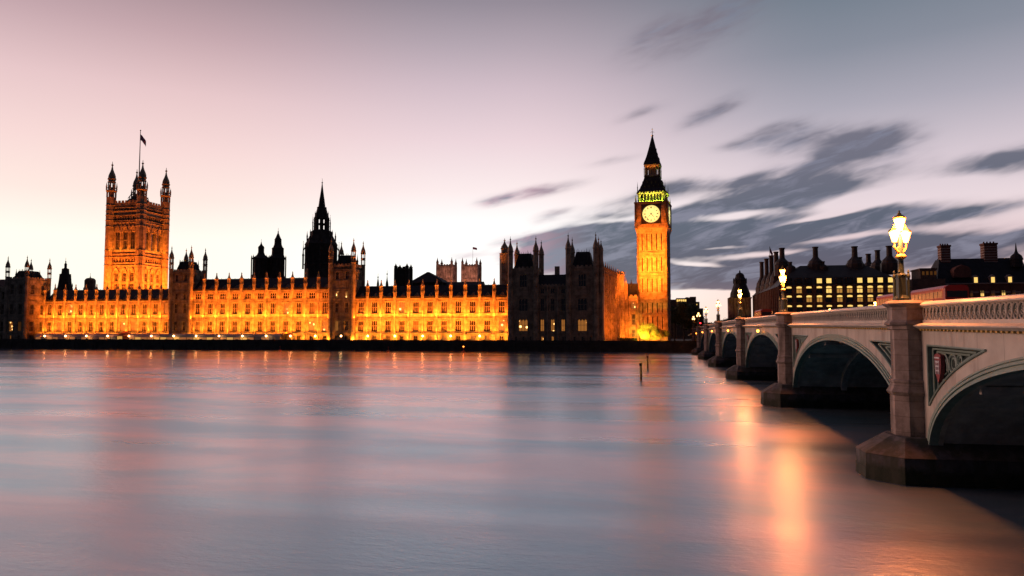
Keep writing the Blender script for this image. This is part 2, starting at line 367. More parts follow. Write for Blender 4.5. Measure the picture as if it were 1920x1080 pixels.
def RX(x, y, deg, z=0): return Matrix.Translation((x, y, z)) @ Matrix.Rotation(R(deg), 4, 'Z')

# ------------------------------------------------------------------ water, ground, river walls
m = bpy.data.materials.new('river_water'); m.use_nodes = True; t = NT(m.node_tree); b_ = t.n['Principled BSDF']; MATS['river_water'] = m
g_ = t.node('ShaderNodeNewGeometry'); px_, py_, pz_ = t_sep(t, g_.outputs['Position'])
s1 = t.noise(t.xyz(t.m('MULTIPLY', px_, .012), t.m('MULTIPLY', py_, .085), 0), 1, 4, .55, .6)
s2 = t.noise(t.xyz(t.m('MULTIPLY', px_, .9), t.m('MULTIPLY', py_, 2.2), 0), 1, 3, .6)
s3 = t.noise(t.xyz(t.m('MULTIPLY', px_, .05), t.m('MULTIPLY', py_, .12), 4.0), 1, 5, .6, .3)
bn = t.node('ShaderNodeBump'); bn.inputs['Distance'].default_value = .035; bn.inputs['Strength'].default_value = .6
t.put(bn.inputs['Height'], t.m('ADD', s2, t.m('MULTIPLY', t.noise(t.xyz(t.m('MULTIPLY', px_, 3.2), t.m('MULTIPLY', py_, 6.5), 2), 1, 3, .6), .55)))
df = t.node('ShaderNodeBsdfDiffuse'); t.put(df.inputs[0], t.mix(t.smooth(s1, .35, .65), (.03,.15,.235), (.08,.15,.21)))
gl = t.node('ShaderNodeBsdfGlossy'); t.put(gl.inputs['Color'], t.mix(t.smooth(s3, .35, .65), (.68,.86,.95), (1,.92,.95))); t.put(gl.inputs['Roughness'], t.m('ADD', t.smooth(py_, 20, 190, .0, -.12), t.smooth(s1, .34, .66, .27, .36)))  # pink and teal reflection streaks are painted into the gloss tint
t.l.new(bn.outputs[0], gl.inputs['Normal']); t.l.new(bn.outputs[0], df.inputs['Normal'])
fr_ = t.node('ShaderNodeLayerWeight'); fr_.inputs['Blend'].default_value = .5
mx = t.node('ShaderNodeMixShader'); t.put(mx.inputs[0], t.m('MULTIPLY', t.m('POWER', fr_.outputs['Facing'], 1.8), .97, clamp=True)); t.l.new(df.outputs[0], mx.inputs[1]); t.l.new(gl.outputs[0], mx.inputs[2])
t.l.new(mx.outputs[0], t.n['Material Output'].inputs[0]); t.n.remove(b_)
wb = MB(); wb.quad((-900,-60,0),(900,-60,0),(900,252,0),(-900,252,0)); structure('river', wb, 'river_water')
gb = MB(); gb.quad((-3500,243.9,2.6),(3500,243.9,2.6),(3500,5500,2.6),(-3500,5500,2.6)); structure('ground', gb, 'ground_soil')
gb = MB(); gb.box(-900,900,-300,3.0,-2,5.6); structure('near_embankment', gb, 'paving')
gb = MB(); gb.box(-246,-52,244.6,254,2.0,2.85); structure('terrace', gb, 'paving')
rw = thing('river_wall', 'long dark stone river wall below the lit palace terrace', 'river wall', (-150,244,0))
b = MB(); b.box(-350,164,0,.9,-3,3.0); b.box(-350,164,-.15,1.0,3.0,3.2)
for i in range(53): b.box(-350+i*9.8, -349.2+i*9.8, -.28, 0, -3, 3.0)
b.box(-350,164,-.12,0,1.5,1.7)
b.build('wall', 'wet_wall', rw)
b = MB(); b.box(-350,164,.2,.6,3.2,3.85)
for i in range(103): b.box(-350+i*5, -349.3+i*5, .1, .7, 3.2, 4.0)
b.build('parapet', 'wet_wall', rw)
rw2 = thing('river_wall', 'dark stone embankment wall upstream behind the bridge arches', 'river wall', (170,252,0))
b = MB(); b.box(-125,500,0,1,-3,5.0); b.box(-125,500,-.15,1.1,5.0,5.9); b.build('wall', 'wet_wall', rw2)

# ------------------------------------------------------------------ palace river front
def lit_choice(p_dim, p_lit):
    r = random.random(); return 'glass_lit' if r < p_lit else 'glass_dim' if r < p_lit+p_dim else 'glass_dark'
PY = 254.0
def wing(label, X0, X1, n, third, seed):
    random.seed(seed); L = X1-X0; bw = L/n
    t_ = thing('palace_wing', label, 'palace', (X0, PY, 2.85), 0, 'wings of the long palace river front')
    z = -2.85
    rows = [(2.85,6.4,n,1.5,3.1,5.5), (6.4,11.8,n,2.3,6.9,11.1), (11.8,13.4,n,0,0,0), (13.4,19.1,n,2.3,13.7,18.1)]
    if third: rows.append((19.1,22.8,n,2.7,19.5,21.9))
    rows = [(a+z,c+z,k,ww,wa+z if ww else 0,wb+z if ww else 0) for a,c,k,ww,wa,wb in rows]
    b = MB(); ops = facade(b, 0, L, rows, .62, .5, .42)
    top = rows[-1][1]
    b.box(.02, L-.02, .6, 15, 0, top-.1)                       # body behind the facade skin
    for i in range(n):                                          # carved shields and tracery of the band between the storeys
        xc = bw*(i+.5); zb = 11.8+z
        for k in range(-2, 3):
            b.prism([(xc+k*.62-.2,-.16),(xc+k*.62+.2,-.16),(xc+k*.62+.2,.01),(xc+k*.62-.2,.01)], zb+.3+.12*abs(k), zb+1.35-.05*abs(k))
            b.box(xc+k*.62+.25, xc+k*.62+.37, -.22, .01, zb+.2, zb+.9)
    b.build('wall', 'limestone', t_)
    for xc, za, ww, hh in ops:
        up = za > 9
        gl = lit_choice(.06,.10) if za > 3 else lit_choice(.2,.35)
        window(t_, ww, hh, (xc, .38, za), 0, 3 if ww > 1.6 else 2, True, 'limestone', gl)
    b = MB(); b.box(0, L, -.3, .1, top+.1, top+.3); crenels(b, 0, L, top+.3, .55, .9, -.25, 0)
    b.build('parapet', 'dark_stone', t_)
    rh = 5.1; b = MB()
    b.loft([[(0,.1,top),(0,13.5,top),(0,8.6,top+rh),(0,5.4,top+rh)], [(L,.1,top),(L,13.5,top),(L,8.6,top+rh),(L,5.4,top+rh)]])
    for i in range(int(L/2)): b.box(i*2.0+.2, i*2.0+.32, 6.9, 7.05, top+rh, top+rh+.35)
    b.box(0, L, 6.85, 7.1, top+rh-.02, top+rh+.12)
    b.build('roof', 'roof_iron', t_)
    b0 = MB(); zt = top
    b0.lathe(0, -.1, [(.62, 0), (.62, 2.2)], 8); b0.lathe(0, -.1, [(.78, 2.2), (.78, 2.45), (.5, 2.6), (.5, 4.3), (.74, 4.5), (.74, 4.75), (.5, 4.95), (.16, 6.3), (.26, 6.42), (.06, 7.1)], 8)
    for j in range(8):
        a = math.pi/8+j*math.pi/4; b0.box(.56*math.cos(a)-.07, .56*math.cos(a)+.07, -.1+.56*math.sin(a)-.07, -.1+.56*math.sin(a)+.07, 2.5, 4.4)
    pm = b0.data('pinnacle', 'limestone')
    d0 = MB(); d0.loft([[(-.8,y,0),(.8,y,0),(.8,y,.5),(0,y,1.55),(-.8,y,.5)] for y in (-.05, 1.4)]); dm = d0.data('dormer', 'limestone')
    for i in range(n+1):
        if (i == 0 or i == n) and third: continue
        o = bpy.data.objects.new('pinnacle', pm); SC.collection.objects.link(o); o.parent = t_; o.location = (bw*i, 0, zt+.1)
    for i in range(n):
        o = bpy.data.objects.new('dormer', dm); SC.collection.objects.link(o); o.parent = t_; o.location = (bw*(i+.5), .9, zt+.7)
    return t_
wing('left stretch of the orange-lit palace front with the tents before it', -249.2, -189.6, 12, False, 1)
wing('taller central stretch of the orange-lit palace front, between two dark turreted towers', -180.8, -121.3, 11, True, 2)
wing('right stretch of the orange-lit palace front, next to the unlit black pavilion', -112.2, -52.6, 11, False, 3)
for X0, X1, nb, k in ((-249.2, -189.6, 12, .9), (-180.8, -121.3, 11, 1.0), (-112.2, -52.6, 11, 1.15)):
    L = X1-X0; c = (X0+X1)/2; bw_ = L/nb
    for i in range(nb+1):
        x = min(max(X0+bw_*i, X0+.9), X1-.9)
        area('floodlight', (x, PY-2.6, 3.3), (x, PY+.6, 8.0), 1.3, .3, 650*k, SODY, 120)
        area('floodlight', (x, PY-1.5, 12.0), (x, PY-.1, 17.0), 1.0, .12, 400, SOD, 120)
    area('floodlight', (c, PY-1.15, 6.65), (c, PY-.1, 11.0), L, .12, 120*L*k, SOD, 120)
    area('floodlight', (c, PY-1.25, 12.0), (c, PY-.2, 17.0), L, .12, 100*L*k, SOD, 120)
    area('floodlight', (c, PY-7.2, 6.3), (c, PY+1, 18), L-7, .4, 255*L*k, (1,.21,.013), 96)
area('floodlight', (-151, PY-1.2, 19.4), (-151, PY-.3, 24), 59, .12, 90*59, SOD)

def gothic_tower(name, label, X, Y, wx, wy, zb, zpar, ztip, rows, r, roof_h=3.5, group=None, glass=None, opens=True, stone='limestone', front_deep=0, backtur=True):
    t_ = thing(name, label, 'tower', (X, Y, zb), 0, group)
    b = MB(); rr = [(a-zb,c-zb,n,ww,wa-zb,wb-zb) for a,c,n,ww,wa,wb in rows]
    for xf, L, dg, ox, oy in ((None, wx, 0, 0, 0), (1, wy, 90, wx, 0)):
        b.x = None if xf is None else RX(wx, 0, 90)
        ops = facade(b, r*.7, L-r*.7, rr, .6, .5, None)
        crenels(b, r, L-r, zpar-zb, 1.1, 1.3)
        for i, (xc, za, ww, hh) in enumerate(ops):
            g = glass(i, dg, za) if glass else 'glass_dark'
            p = Vector((xc, .3, za)); 
            if xf: p = b.x @ p
            window(t_, ww, hh, tuple(p), R(dg), 3 if ww > 1.5 else 1 if ww < .9 else 2, True, stone, g)
    b.x = None
    b.box(.55, wx-.55, .55, wy-.2, 0, zpar-zb+.05)
    b.build('wall', stone, t_)
    b = MB(); z = zpar-zb
    b.loft([[(1,1,z),(wx-1,1,z),(wx-1,wy-1,z),(1,wy-1,z)], [(wx*.26,wy*.26,z+roof_h),(wx*.74,wy*.26,z+roof_h),(wx*.74,wy*.74,z+roof_h),(wx*.26,wy*.74,z+roof_h)]])
    for k in range(6): b.box(wx*.26+wx*.48*k/5-.05, wx*.26+wx*.48*k/5+.05, wy*.27, wy*.27+.1, z+roof_h, z+roof_h+.6)
    for q in (.34, .66): pinnacle(b, wx*q, 1.0, z, z+roof_h*1.15, .35)
    for q in (.34, .66): pinnacle(b, wx-1.0, wy*q, z, z+roof_h*1.15, .35)
    b.build('roof', 'roof_iron', t_)
    cs = [(0,0),(wx,0),(wx,wy)] + ([(0,wy)] if backtur else [])
    tb = MB(); H = ztip-zpar; op = [(zpar-zb+H*.12, zpar-zb+H*.3)] if opens else []
    if opens: op.append((zpar-zb+H*.36, zpar-zb+H*.52))
    turret(tb, 0, 0, 0, ztip-zb, r, op, capf=.46*H/min(ztip-zb, 14*r))
    tm = tb.data('turret', stone)
    for x, y in cs:
        o = bpy.data.objects.new('turret', tm); SC.collection.objects.link(o); o.parent = t_; o.location = (x, y, 0)
    return t_
tw_rows = [(2.85,6.4,2,1.2,3.4,5.6),(6.4,11.8,2,1.4,7.2,11),(11.8,13.4,2,0,0,0),(13.4,19.1,2,1.4,14,18),(19.1,22.8,2,1.1,19.6,22),(22.8,26.0,2,0,0,0),(26.0,30.2,2,1.3,26.6,29.4)]
def gl_t2(i, dg, za): return 'glass_lit' if dg == 0 and i in (2, 6, 7) else 'glass_dark'
gothic_tower('palace_tower', 'left of the two dark turreted towers on the palace river front', -189.6, PY-1, 8.8, 9, 2.85, 30.4, 41.0, tw_rows, .85, 4.5, 'paired towers of the palace river front', None)
gothic_tower('palace_tower', 'right of two dark turreted towers on the palace river front, lit window high up', -121.3, PY-1, 9.1, 9, 2.85, 31.4, 42.2, tw_rows, .85, 4.5, 'paired towers of the palace river front', gl_t2)
# south pavilion (left edge of the picture): two towers and a dark link
pv = [(2.85,6.4,2,.9,3.6,5.4),(6.4,11.8,2,1.9,7,11),(11.8,13.4,2,0,0,0),(13.4,19.1,2,1.9,13.8,18),(19.1,21.2,2,0,0,0),(21.2,27.7,2,1.9,22,26)]
def gl_s(i, dg, za): return 'glass_lit' if (dg == 0 and i in (0, 2)) else 'glass_dim' if i == 3 and dg == 0 else 'glass_dark'
gothic_tower('palace_tower', 'tower with an orange-lit side wall at the left end of the palace front', -259.0, 245.4, 9.2, 11.0, 0, 27.9, 37.6, pv, .8, 3.8, 'corner towers of the end pavilions', gl_s)
t_ = thing('palace_pavilion', 'dark left end pavilion of the palace, cut by the frame edge', 'palace', (-300, 246, 0))
b = MB(); ops = facade(b, 0, 41, [(2.85,6.4,9,.9,3.6,5.4),(6.4,11.8,9,1.9,7,11),(11.8,13.4,9,0,0,0),(13.4,19.1,9,1.9,13.8,18),(19.1,24.4,9,1.4,20,23)], .6, .5, .4)
b.box(0,41,.6,14,-2,24.3); b.box(0,41,-.3,.6,-2,2.85); crenels(b, 0, 41, 24.5, .9, 1.1); b.build('wall', 'limestone', t_)
random.seed(4)
for xc, za, ww, hh in ops: window(t_, ww, hh, (xc,.3,za), 0, 3 if ww > 1.6 else 2, True, 'limestone', lit_choice(.15,.12) if za < 12 else 'glass_dark')
b = MB(); b.loft([[(0,.2,24.3),(0,13,24.3),(0,8,28.5),(0,5,28.5)], [(41,.2,24.3),(41,13,24.3),(41,8,28.5),(41,5,28.5)]]); b.build('roof', 'roof_iron', t_)
for x in (27.5, 33.5):
    b = MB(); turret(b, x, 0, 22, 33.5, .55, [(27.5, 28.6)]); b.build('turret', 'limestone', t_)
spot('floodlight', (-240.5, 250.5, 4.5), (-249.8, 251.5, 15), 2600, SOD, 90); spot('floodlight', (-243, 246, 4.5), (-249.5, 250, 22), 3000, SOD, 60)
# north pavilion: black block with two turreted towers
NPW = 'glass_lit'
nrows = [(0,2.6,3,0,0,0),(2.6,6.2,3,.8,3.4,5.2),(6.2,12,1,3.2,7,11.2),(12,13.4,3,0,0,0),(13.4,19.4,1,3.2,14,18.4),(19.4,21.4,3,0,0,0),(21.4,28.3,1,2.6,22.3,26.8)]
def gl_n(i, dg, za): return 'glass_lit' if dg == 0 and 6 < za < 8 else 'glass_dark'
XN0, XN1 = at(957, 600, 246).x, at(1005, 600, 246).x
XM0, XM1 = at(1066, 600, 246).x, at(1118, 600, 246).x
gothic_tower('palace_tower', 'left of the two black turreted towers on the unlit right-hand pavilion', XN0, 246, XN1-XN0, 12, 0, 28.4, 40.2, nrows, .95, 6, 'corner towers of the end pavilions', gl_n, False)
gothic_tower('palace_tower', 'right of the two black turreted towers on the unlit pavilion, nearer the clock tower', XM0, 246, XM1-XM0, 12, 0, 28.6, 41.0, nrows, .95, 6, 'corner towers of the end pavilions', gl_n, False)
t_ = thing('palace_pavilion', 'black unlit link between two turreted towers at the right of the palace', 'palace', (XN1, 247, 0)); L = XM0-XN1
b = MB(); ops = facade(b, .2, L-.2, [(0,2.6,3,0,0,0),(2.6,6.2,3,.8,3.4,5.2),(6.2,12,3,1.3,7,11.2),(12,13.4,3,0,0,0),(13.4,19.4,3,1.3,14,18.4),(19.4,22.4,3,1.4,20,21.9)], .6, .5, .4)
b.box(.2,L-.2,.6,12,0,22.3); crenels(b, .2, L-.2, 22.5, .9, 1.1); b.box(L*.5, L*.5+1.6, 5.5, 7, 26, 30.0); b.build('wall', 'limestone', t_)
for i, (xc, za, ww, hh) in enumerate(ops): window(t_, ww, hh, (xc,.3,za), 0, 2, True, 'limestone', 'glass_lit' if za < 8 and (za > 6 or xc < L*.55) else 'glass_dark')
b = MB(); b.loft([[(.2,.6,22.4),(.2,12,22.4),(.2,8,27),(.2,5,27)], [(L-.2,.6,22.4),(L-.2,12,22.4),(L-.2,8,27),(L-.2,5,27)]]); b.build('roof', 'roof_iron', t_)
b = MB(); b.box(L*.36, L*.36+.5, 2.8, 2.9, 24.2, 24.7); b.build('skylight', 'glass_lit', t_)
pb = thing('palace_pavilion', 'black ends of the unlit pavilion, flanking its two towers', 'palace', (XM1, 246.6, 0))
w2 = at(1130, 600, 246.6).x-XM1
b = MB(); facade(b, .3, w2, [(0,2.6,1,0,0,0),(2.6,6.2,1,0,0,0),(6.2,12,1,0,0,0),(12,13.4,1,0,0,0),(13.4,19.4,1,0,0,0),(19.4,26,1,0,0,0)], .5, .5)
b.box(.3, w2, .1, 12, 0, 26); b.build('wall', 'limestone', pb)
b = MB(); turret(b, w2-.4, .2, 20, 38.5, .75); b.build('turret', 'limestone', pb)
# slim dark turret behind the left corner of the north pavilion
p0 = at(946, 600, 262); pt_ = thing('stair_turret', 'tall dark stair turret rising behind the left corner of the black pavilion', 'turret', (p0.x, 262, 2.6))
b = MB(); b.lathe(0,0,[(1.9,0),(1.9,zat(p0.x,262,476)-2.6),(2.1,zat(p0.x,262,475)-2.6)],8); turret(b,0,0,28,zat(p0.x,262,447)-2.6,1.3,()); b.build('shaft','limestone',pt_)

# Speaker's side: receding lit front between the pavilion and the clock tower
XS = at(1130.5, 600, 246).x
A = Vector((at(1131,600,258).x, 258)); B = Vector((at(1164,600,298).x, 298)); d = B-A; ang = math.degrees(math.atan2(d.y, d.x)); L = d.length
t_ = thing('palace_side_wing', 'orange-lit palace side front receding toward the clock tower', 'palace', (A.x, A.y, 2.6), R(ang))
zc = lambda X, Y, py: zat(X, Y, py)-2.6
rws = [(0,3.4,9,.0,0,0),(3.4,9.4,9,1.5,4,8.4),(9.4,11.2,9,0,0,0),(11.2,17.2,9,1.5,11.8,16.2),(17.2,19.4,9,0,0,0),(19.4,25.2,9,1.2,20.4,23.8)]
b = MB(); ops = facade(b, 0, L, rws, .6, .5, .5); b.box(0,L,.6,14,0,25.1); crenels(b,0,L,25.3,1,1.3); b.build('wall','limestone',t_)
for i, (xc,za,ww,hh) in enumerate(ops): window(t_, ww, hh, (xc,.3,za), 0, 2, True, 'limestone', 'glass_dark')
b0 = MB(); pinnacle(b0, 0, -.2, 0, 4.2, .5); pm = b0.data('pinnacle','limestone')
for i in range(10):
    o = bpy.data.objects.new('pinnacle', pm); SC.collection.objects.link(o); o.parent = t_; o.location = (L*i/9,0,25.3)
b = MB(); b.loft([[(0,.6,25.2),(0,13,25.2),(0,7,28)], [(L,.6,25.2),(L,13,25.2),(L,7,28)]]); b.build('roof','roof_iron',t_)
b = MB(); turret(b, L, -.2, 0, zat(B.x,B.y,513)-2.6, 1.5, [(27.5,28.6)]); b.build('turret','limestone',t_)
X0, X1 = at(1163.5,600,299).x, at(1196,600,299).x; L2 = X1-X0
t_ = thing('palace_side_wing', 'small orange-lit block joining the palace to the foot of the clock tower', 'palace', (X0, 299, 2.6))
b = MB(); z3 = zat(X0,299,560)-2.6
ops = facade(b, 0, L2, [(0,6.4,2,1.5,2,5),(6.4,12.4,2,1.7,7,11.6),(12.4,z3,2,1.7,13.4,z3-1.0)], .6, .5, .4); b.box(0,L2,.6,9,0,z3-.1); crenels(b,0,L2,z3+.1,1.5,1.6); b.build('wall','limestone',t_)
for i,(xc,za,ww,hh) in enumerate(ops): window(t_, ww, hh, (xc,.3,za), 0, 3, True, 'limestone', 'glass_lit' if i == 5 else 'glass_dim' if i == 0 else 'glass_dark')
b = MB(); b.loft([[(0,.8,z3),(0,9,z3),(0,5,z3+6.5)],[(L2,.8,z3),(L2,9,z3),(L2,5,z3+6.5)]]); b.build('roof','roof_iron',t_)
b = MB(); turret(b, L2*.33, -.2, 0, zat(X0,299,520)-2.6, .8, ()); b.build('turret','limestone',t_)
b = MB(); turret(b, L2*.62, 4, z3, zat(X0,299,522)-2.6, .7, ()); b.build('turret','roof_iron',t_, label='dark little spirelet on the roof')
spot('floodlight', (-9.5, 262, 3.4), (-15.5, 280, 16), 7000, SOD, 70, .6); spot('floodlight', (-13, 291, 3.2), (-14.5, 299, 9), 5200, SODY, 70)
spot('floodlight', (-9, 251, 3.5), (-17, 264, 14), 24000, SOD, 85, .5)
area('floodlight', (-4.5, 275, 3.2), (-15, 280, 16), 26, .4, 4200, SOD)

# ------------------------------------------------------------------ clock tower
CX, CYY = (at(1195,600,304).x+at(1250.5,600,304).x)/2+.95, 304.0
CT = thing('clock_tower', 'tall orange-lit clock tower with glowing dials, green-lit belfry and dark spire', 'clock tower', (CX, CYY+6, 2.6), R(-7))
h6 = 6.05
Z = lambda py: zat(CX, CYY+5.5*min(1, max(0, (360.5-py)/45)), py)-2.6
def four(b, fn, faces=(0,90,180,270), hw=h6):
    for dg in faces:
        b.x = Matrix.Rotation(R(dg), 4, 'Z') @ Matrix.Translation((0, -hw, 0)); fn(b, dg)
    b.x = None
b = MB(); cops = []
def face(b, dg):
    rows = []
    for a, c, n, ww in ((640,621,5,0),(621,590,5,.42),(590,564,5,.42),(564,551,5,0),(551,518.5,5,.42),(518.5,512,10,0),(512,479,5,.42),(479,472.7,10,0),(472.7,434,5,.42)):
        z0, z1 = max(0, Z(a)), Z(c); rows.append((z0, z1, n, ww, z0+.8, z1-.8))
    ops = facade(b, -h6+1.1, h6-1.1, rows, .42, .4, None, .38)
    if dg in (0, 90): cops.extend([(dg, *o) for o in ops])
    for py in (515.3, 475.8, 557.5):
        for q in range(9): b.prism([(-4.6+q*1.15-.42,-.3),(-4.6+q*1.15+.42,-.3),(-4.6+q*1.15+.3,.01),(-4.6+q*1.15-.3,.01)], Z(py)-.35, Z(py)+.35)
        b.box(-h6+1.2,h6-1.2,-.42,.01,Z(py)+.5,Z(py)+.8)
    for s in (-1, 1):
        b.box(*(sorted((s*h6+s*.16, s*(h6-1.15)))), -.16, .9, 0, Z(434))
        for py in (621,590,564,551,518.5,512,479,472.7,452): b.box(*(sorted((s*h6+s*.3, s*(h6-1.3)))), -.3, .9, Z(py)-.15, Z(py)+.15)
        b.tube([(s*(h6-1.3),-.05,0),(s*(h6-1.3),-.05,Z(436))], .17, 6); b.tube([(s*(h6-2.9),-.02,0),(s*(h6-2.9),-.02,Z(436))], .15, 6)
        b.tube([(s*1.7,-.02,0),(s*1.7,-.02,Z(436))], .12, 6)
four(b, face)
b.box(-h6+.6,h6-.6,-h6+.6,h6-.6,0,Z(431))
b.build('wall', 'limestone', CT)
for dg, xc, za, ww, hh in cops:
    M_ = Matrix.Rotation(R(dg),4,'Z') @ Matrix.Translation((0,-h6,0)); window(CT, ww, hh, tuple(M_ @ Vector((xc,.25,za))), R(dg), 1, False)
# clock stage
hc = 6.75; b = MB()
b.loft([[(-h6-.15,-h6-.15,Z(437)),(h6+.15,-h6-.15,Z(437)),(h6+.15,h6+.15,Z(437)),(-h6-.15,h6+.15,Z(437))],[(-hc,-hc,Z(428)),(hc,-hc,Z(428)),(hc,hc,Z(428)),(-hc,hc,Z(428))]])
zd0, zd1 = Z(419), Z(383.5); zdc = (zd0+zd1)/2; dr = 3.62
def cface(b, dg):
    ht = 4.15
    facade(b, -hc+.9, hc-.9, [(Z(428), zd0-.25, 8, .6, Z(426), zd0-.75)], 0, .4)
    b.quad((-hc+.9,0,zd0-.25),(-ht,0,zd0-.25),(-ht,0,Z(379)),(-hc+.9,0,Z(379))); b.quad((ht,0,zd0-.25),(hc-.9,0,zd0-.25),(hc-.9,0,Z(379)),(ht,0,Z(379)))
    b.quad((-ht,0,zdc+ht),(ht,0,zdc+ht),(ht,0,Z(379)),(-ht,0,Z(379)))
    for s in (-1,1):
        b.box(*(sorted((s*hc+s*.15, s*(hc-1.0)))), -.15, .9, Z(428), Z(379)); b.box(*(sorted((s*(hc-1.3), s*(hc-1.5)))), -.15, .01, Z(427), Z(379))
        for q in range(7): b.box(*(sorted((s*(hc-1.0), s*4.3))), -.1, .01, Z(425)+q*1.45, Z(425)+q*1.45+.28)
    b.box(-hc-.25, hc+.25, -.35, .5, Z(380.5), Z(378)); b.box(-hc, hc, -.2, .3, zd0-.45, zd0-.2)
four(b, cface, hw=hc)
b.box(-hc+.5,hc-.5,-hc+.5,hc-.5,Z(430),Z(379)); b.build('clock_stage', 'limestone', CT)
def numeral(b, s, ang, rad, h):
    """one Roman numeral built of straight strokes on the dial, its foot toward the centre"""
    wd = {'I': .16, 'V': .34, 'X': .34}; tot = sum(wd[c] for c in s)+.05*(len(s)-1); x = -tot/2
    def P(lx, lz): return (math.sin(ang)*(rad+lz)+math.cos(ang)*lx, math.cos(ang)*(rad+lz)-math.sin(ang)*lx)
    def stroke(x0, z0, x1, z1, t=.075):
        p, q = P(x0, z0), P(x1, z1); dx, dz = q[0]-p[0], q[1]-p[1]; l = math.hypot(dx, dz); nx, nz = -dz/l*t, dx/l*t
        pts = [(p[0]+nx,p[1]+nz),(q[0]+nx,q[1]+nz),(q[0]-nx,q[1]-nz),(p[0]-nx,p[1]-nz)]
        b.loft([[(a, y, zdc+c) for a, c in pts] for y in (-.06, .0)])
    for c in s:
        ww = wd[c]
        if c == 'I': stroke(x+ww/2, 0, x+ww/2, h)
        elif c == 'V': stroke(x, h, x+ww/2, 0); stroke(x+ww, h, x+ww/2, 0, .05)
        else: stroke(x, 0, x+ww, h); stroke(x+ww, 0, x, h, .05)
        x += ww+.05
NUM = ['XII','I','II','III','IV','V','VI','VII','VIII','IX','X','XI']
for dg in (0, 90, 180, 270):
    M_ = Matrix.Rotation(R(dg),4,'Z') @ Matrix.Translation((0,-hc+.02,0))
    b = MB(); b.x = M_; b.box(-4.15,4.15,.02,.3,zdc-4.15,zdc+4.15)
    for i in range(48):
        a, c = 2*math.pi*i/48, 2*math.pi*(i+1)/48
        P = lambda an, r_, y: (r_*math.sin(an), y, zdc+r_*math.cos(an))
        b.loft([[P(a,dr,-.02),P(a,dr+.28,-.12),P(a,dr+.4,.02)],[P(c,dr,-.02),P(c,dr+.28,-.12),P(c,dr+.4,.02)]])
    fr = b.build('dial_frame', 'dial_iron', CT)
    b = MB(); b.x = M_
    b.add([(dr*math.sin(2*math.pi*i/48), -.01, zdc+dr*math.cos(2*math.pi*i/48)) for i in range(48)], [tuple(range(48))]); dl = b.build('clock_dial', 'dial_glass', CT)
    b = MB(); b.x = M_ @ Matrix.Translation((0,-.03,0))
    for i, s in enumerate(NUM): numeral(b, s, 2*math.pi*i/12, 2.35, .62)
    for i in range(60):
        a = 2*math.pi*i/60; s_, c_ = math.sin(a), math.cos(a); b.box(s_*3.25-.03, s_*3.25+.03, -.05, 0, zdc+c_*3.25-.03, zdc+c_*3.25+.03)
    for rr in (2.2, 3.12, 3.4, 1.1):
        for i in range(48):
            a, c = 2*math.pi*i/48, 2*math.pi*(i+1)/48; t2 = .025
            b.quad((rr*math.sin(a)-0,-.02,zdc+rr*math.cos(a)),(rr*math.sin(c),-.02,zdc+rr*math.cos(c)),((rr+.05)*math.sin(c),-.02,zdc+(rr+.05)*math.cos(c)),((rr+.05)*math.sin(a),-.02,zdc+(rr+.05)*math.cos(a)))
    b.build('numerals', 'dial_iron', dl)
    for nm, an, ln, bk, wd_ in (('hour_hand', R(4.62*30), 2.1, .5, .17), ('minute_hand', R(37*6), 3.2, .7, .1)):
        b = MB(); b.x = M_ @ Matrix.Translation((0,-.1 if nm == 'hour_hand' else -.18,0)); s_, c_ = math.sin(an), math.cos(an)
        pts = [(-bk*s_-wd_*c_, -bk*c_+wd_*s_), (-bk*s_+wd_*c_, -bk*c_-wd_*s_), (ln*s_+wd_*.3*c_, ln*c_-wd_*.3*s_), (ln*s_-wd_*.3*c_, ln*c_+wd_*.3*s_)]
        b.loft([[(x, y, zdc+z) for x, z in pts] for y in (-.05, 0)]); b.build(nm, 'dial_iron', dl)
# belfry
b = MB(); hb = 5.6; zb0, zb1 = Z(379), Z(360.5)
b.box(-hb+1.6,hb-1.6,-hb+1.6,hb-1.6,zb0,zb1); b.build('belfry_shade_core','dial_iron',CT); b = MB()  # near-black core block stands in for the shade inside the open arches
def bel(b, dg):
    n = 7; x0 = -hb+1.1; bw = (2*hb-2.2)/n
    for i in range(n+1): b.lathe(x0+bw*i, .1, [(.2,zb0+.9),(.14,zb0+1.1),(.14,zb1-1.3),(.24,zb1-1.0)], 6)
    for i in range(n):
        xa = x0+bw*i
        for s in (0,1):
            xx = xa+(bw if s else 0); sg = -1 if s else 1
            b.loft([[(xx,y,zb1-.4),(xx,y,zb1-1.2),(xx+sg*bw*.18,y,zb1-.8),(xx+sg*bw*.5,y,zb1-.4)] for y in (0,.35)])
    b.box(x0,-x0,0,.35,zb1-.4,zb1); b.box(x0,-x0,-.05,.35,zb0,zb0+.9)
    for s in (-1,1): b.box(*sorted((s*hb, s*(hb-1.1))), 0, .6, zb0, zb1)
    for i in range(12): b.box(-hc+.3+i*1.14, -hc+.75+i*1.14, -1.05, -.85, zb0, zb0+.8)
    b.box(-hc+.2, hc-.2, -1.03, -.88, zb0+.75, zb0+.9)
    for i in range(9): b.lathe(-hb+.6+i*1.24, -.25, [(.1,zb1-.3),(.42,zb1-.1),(.42,zb1+.45),(.1,zb1+.75)], 6)
four(b, bel, hw=hb); b.build('belfry', 'limestone', CT)
for s in (-1, 1):
    for q in (-1, 1):
        b = MB(); pinnacle(b, s*(hc-.35), q*(hc-.35), Z(379), Z(364), .32); b.build('pinnacle', 'gold_paint', CT)
        b = MB(); pinnacle(b, s*(hb+.1), q*(hb+.1), Z(360), Z(341), .2); b.build('pinnacle', 'dial_iron', CT)
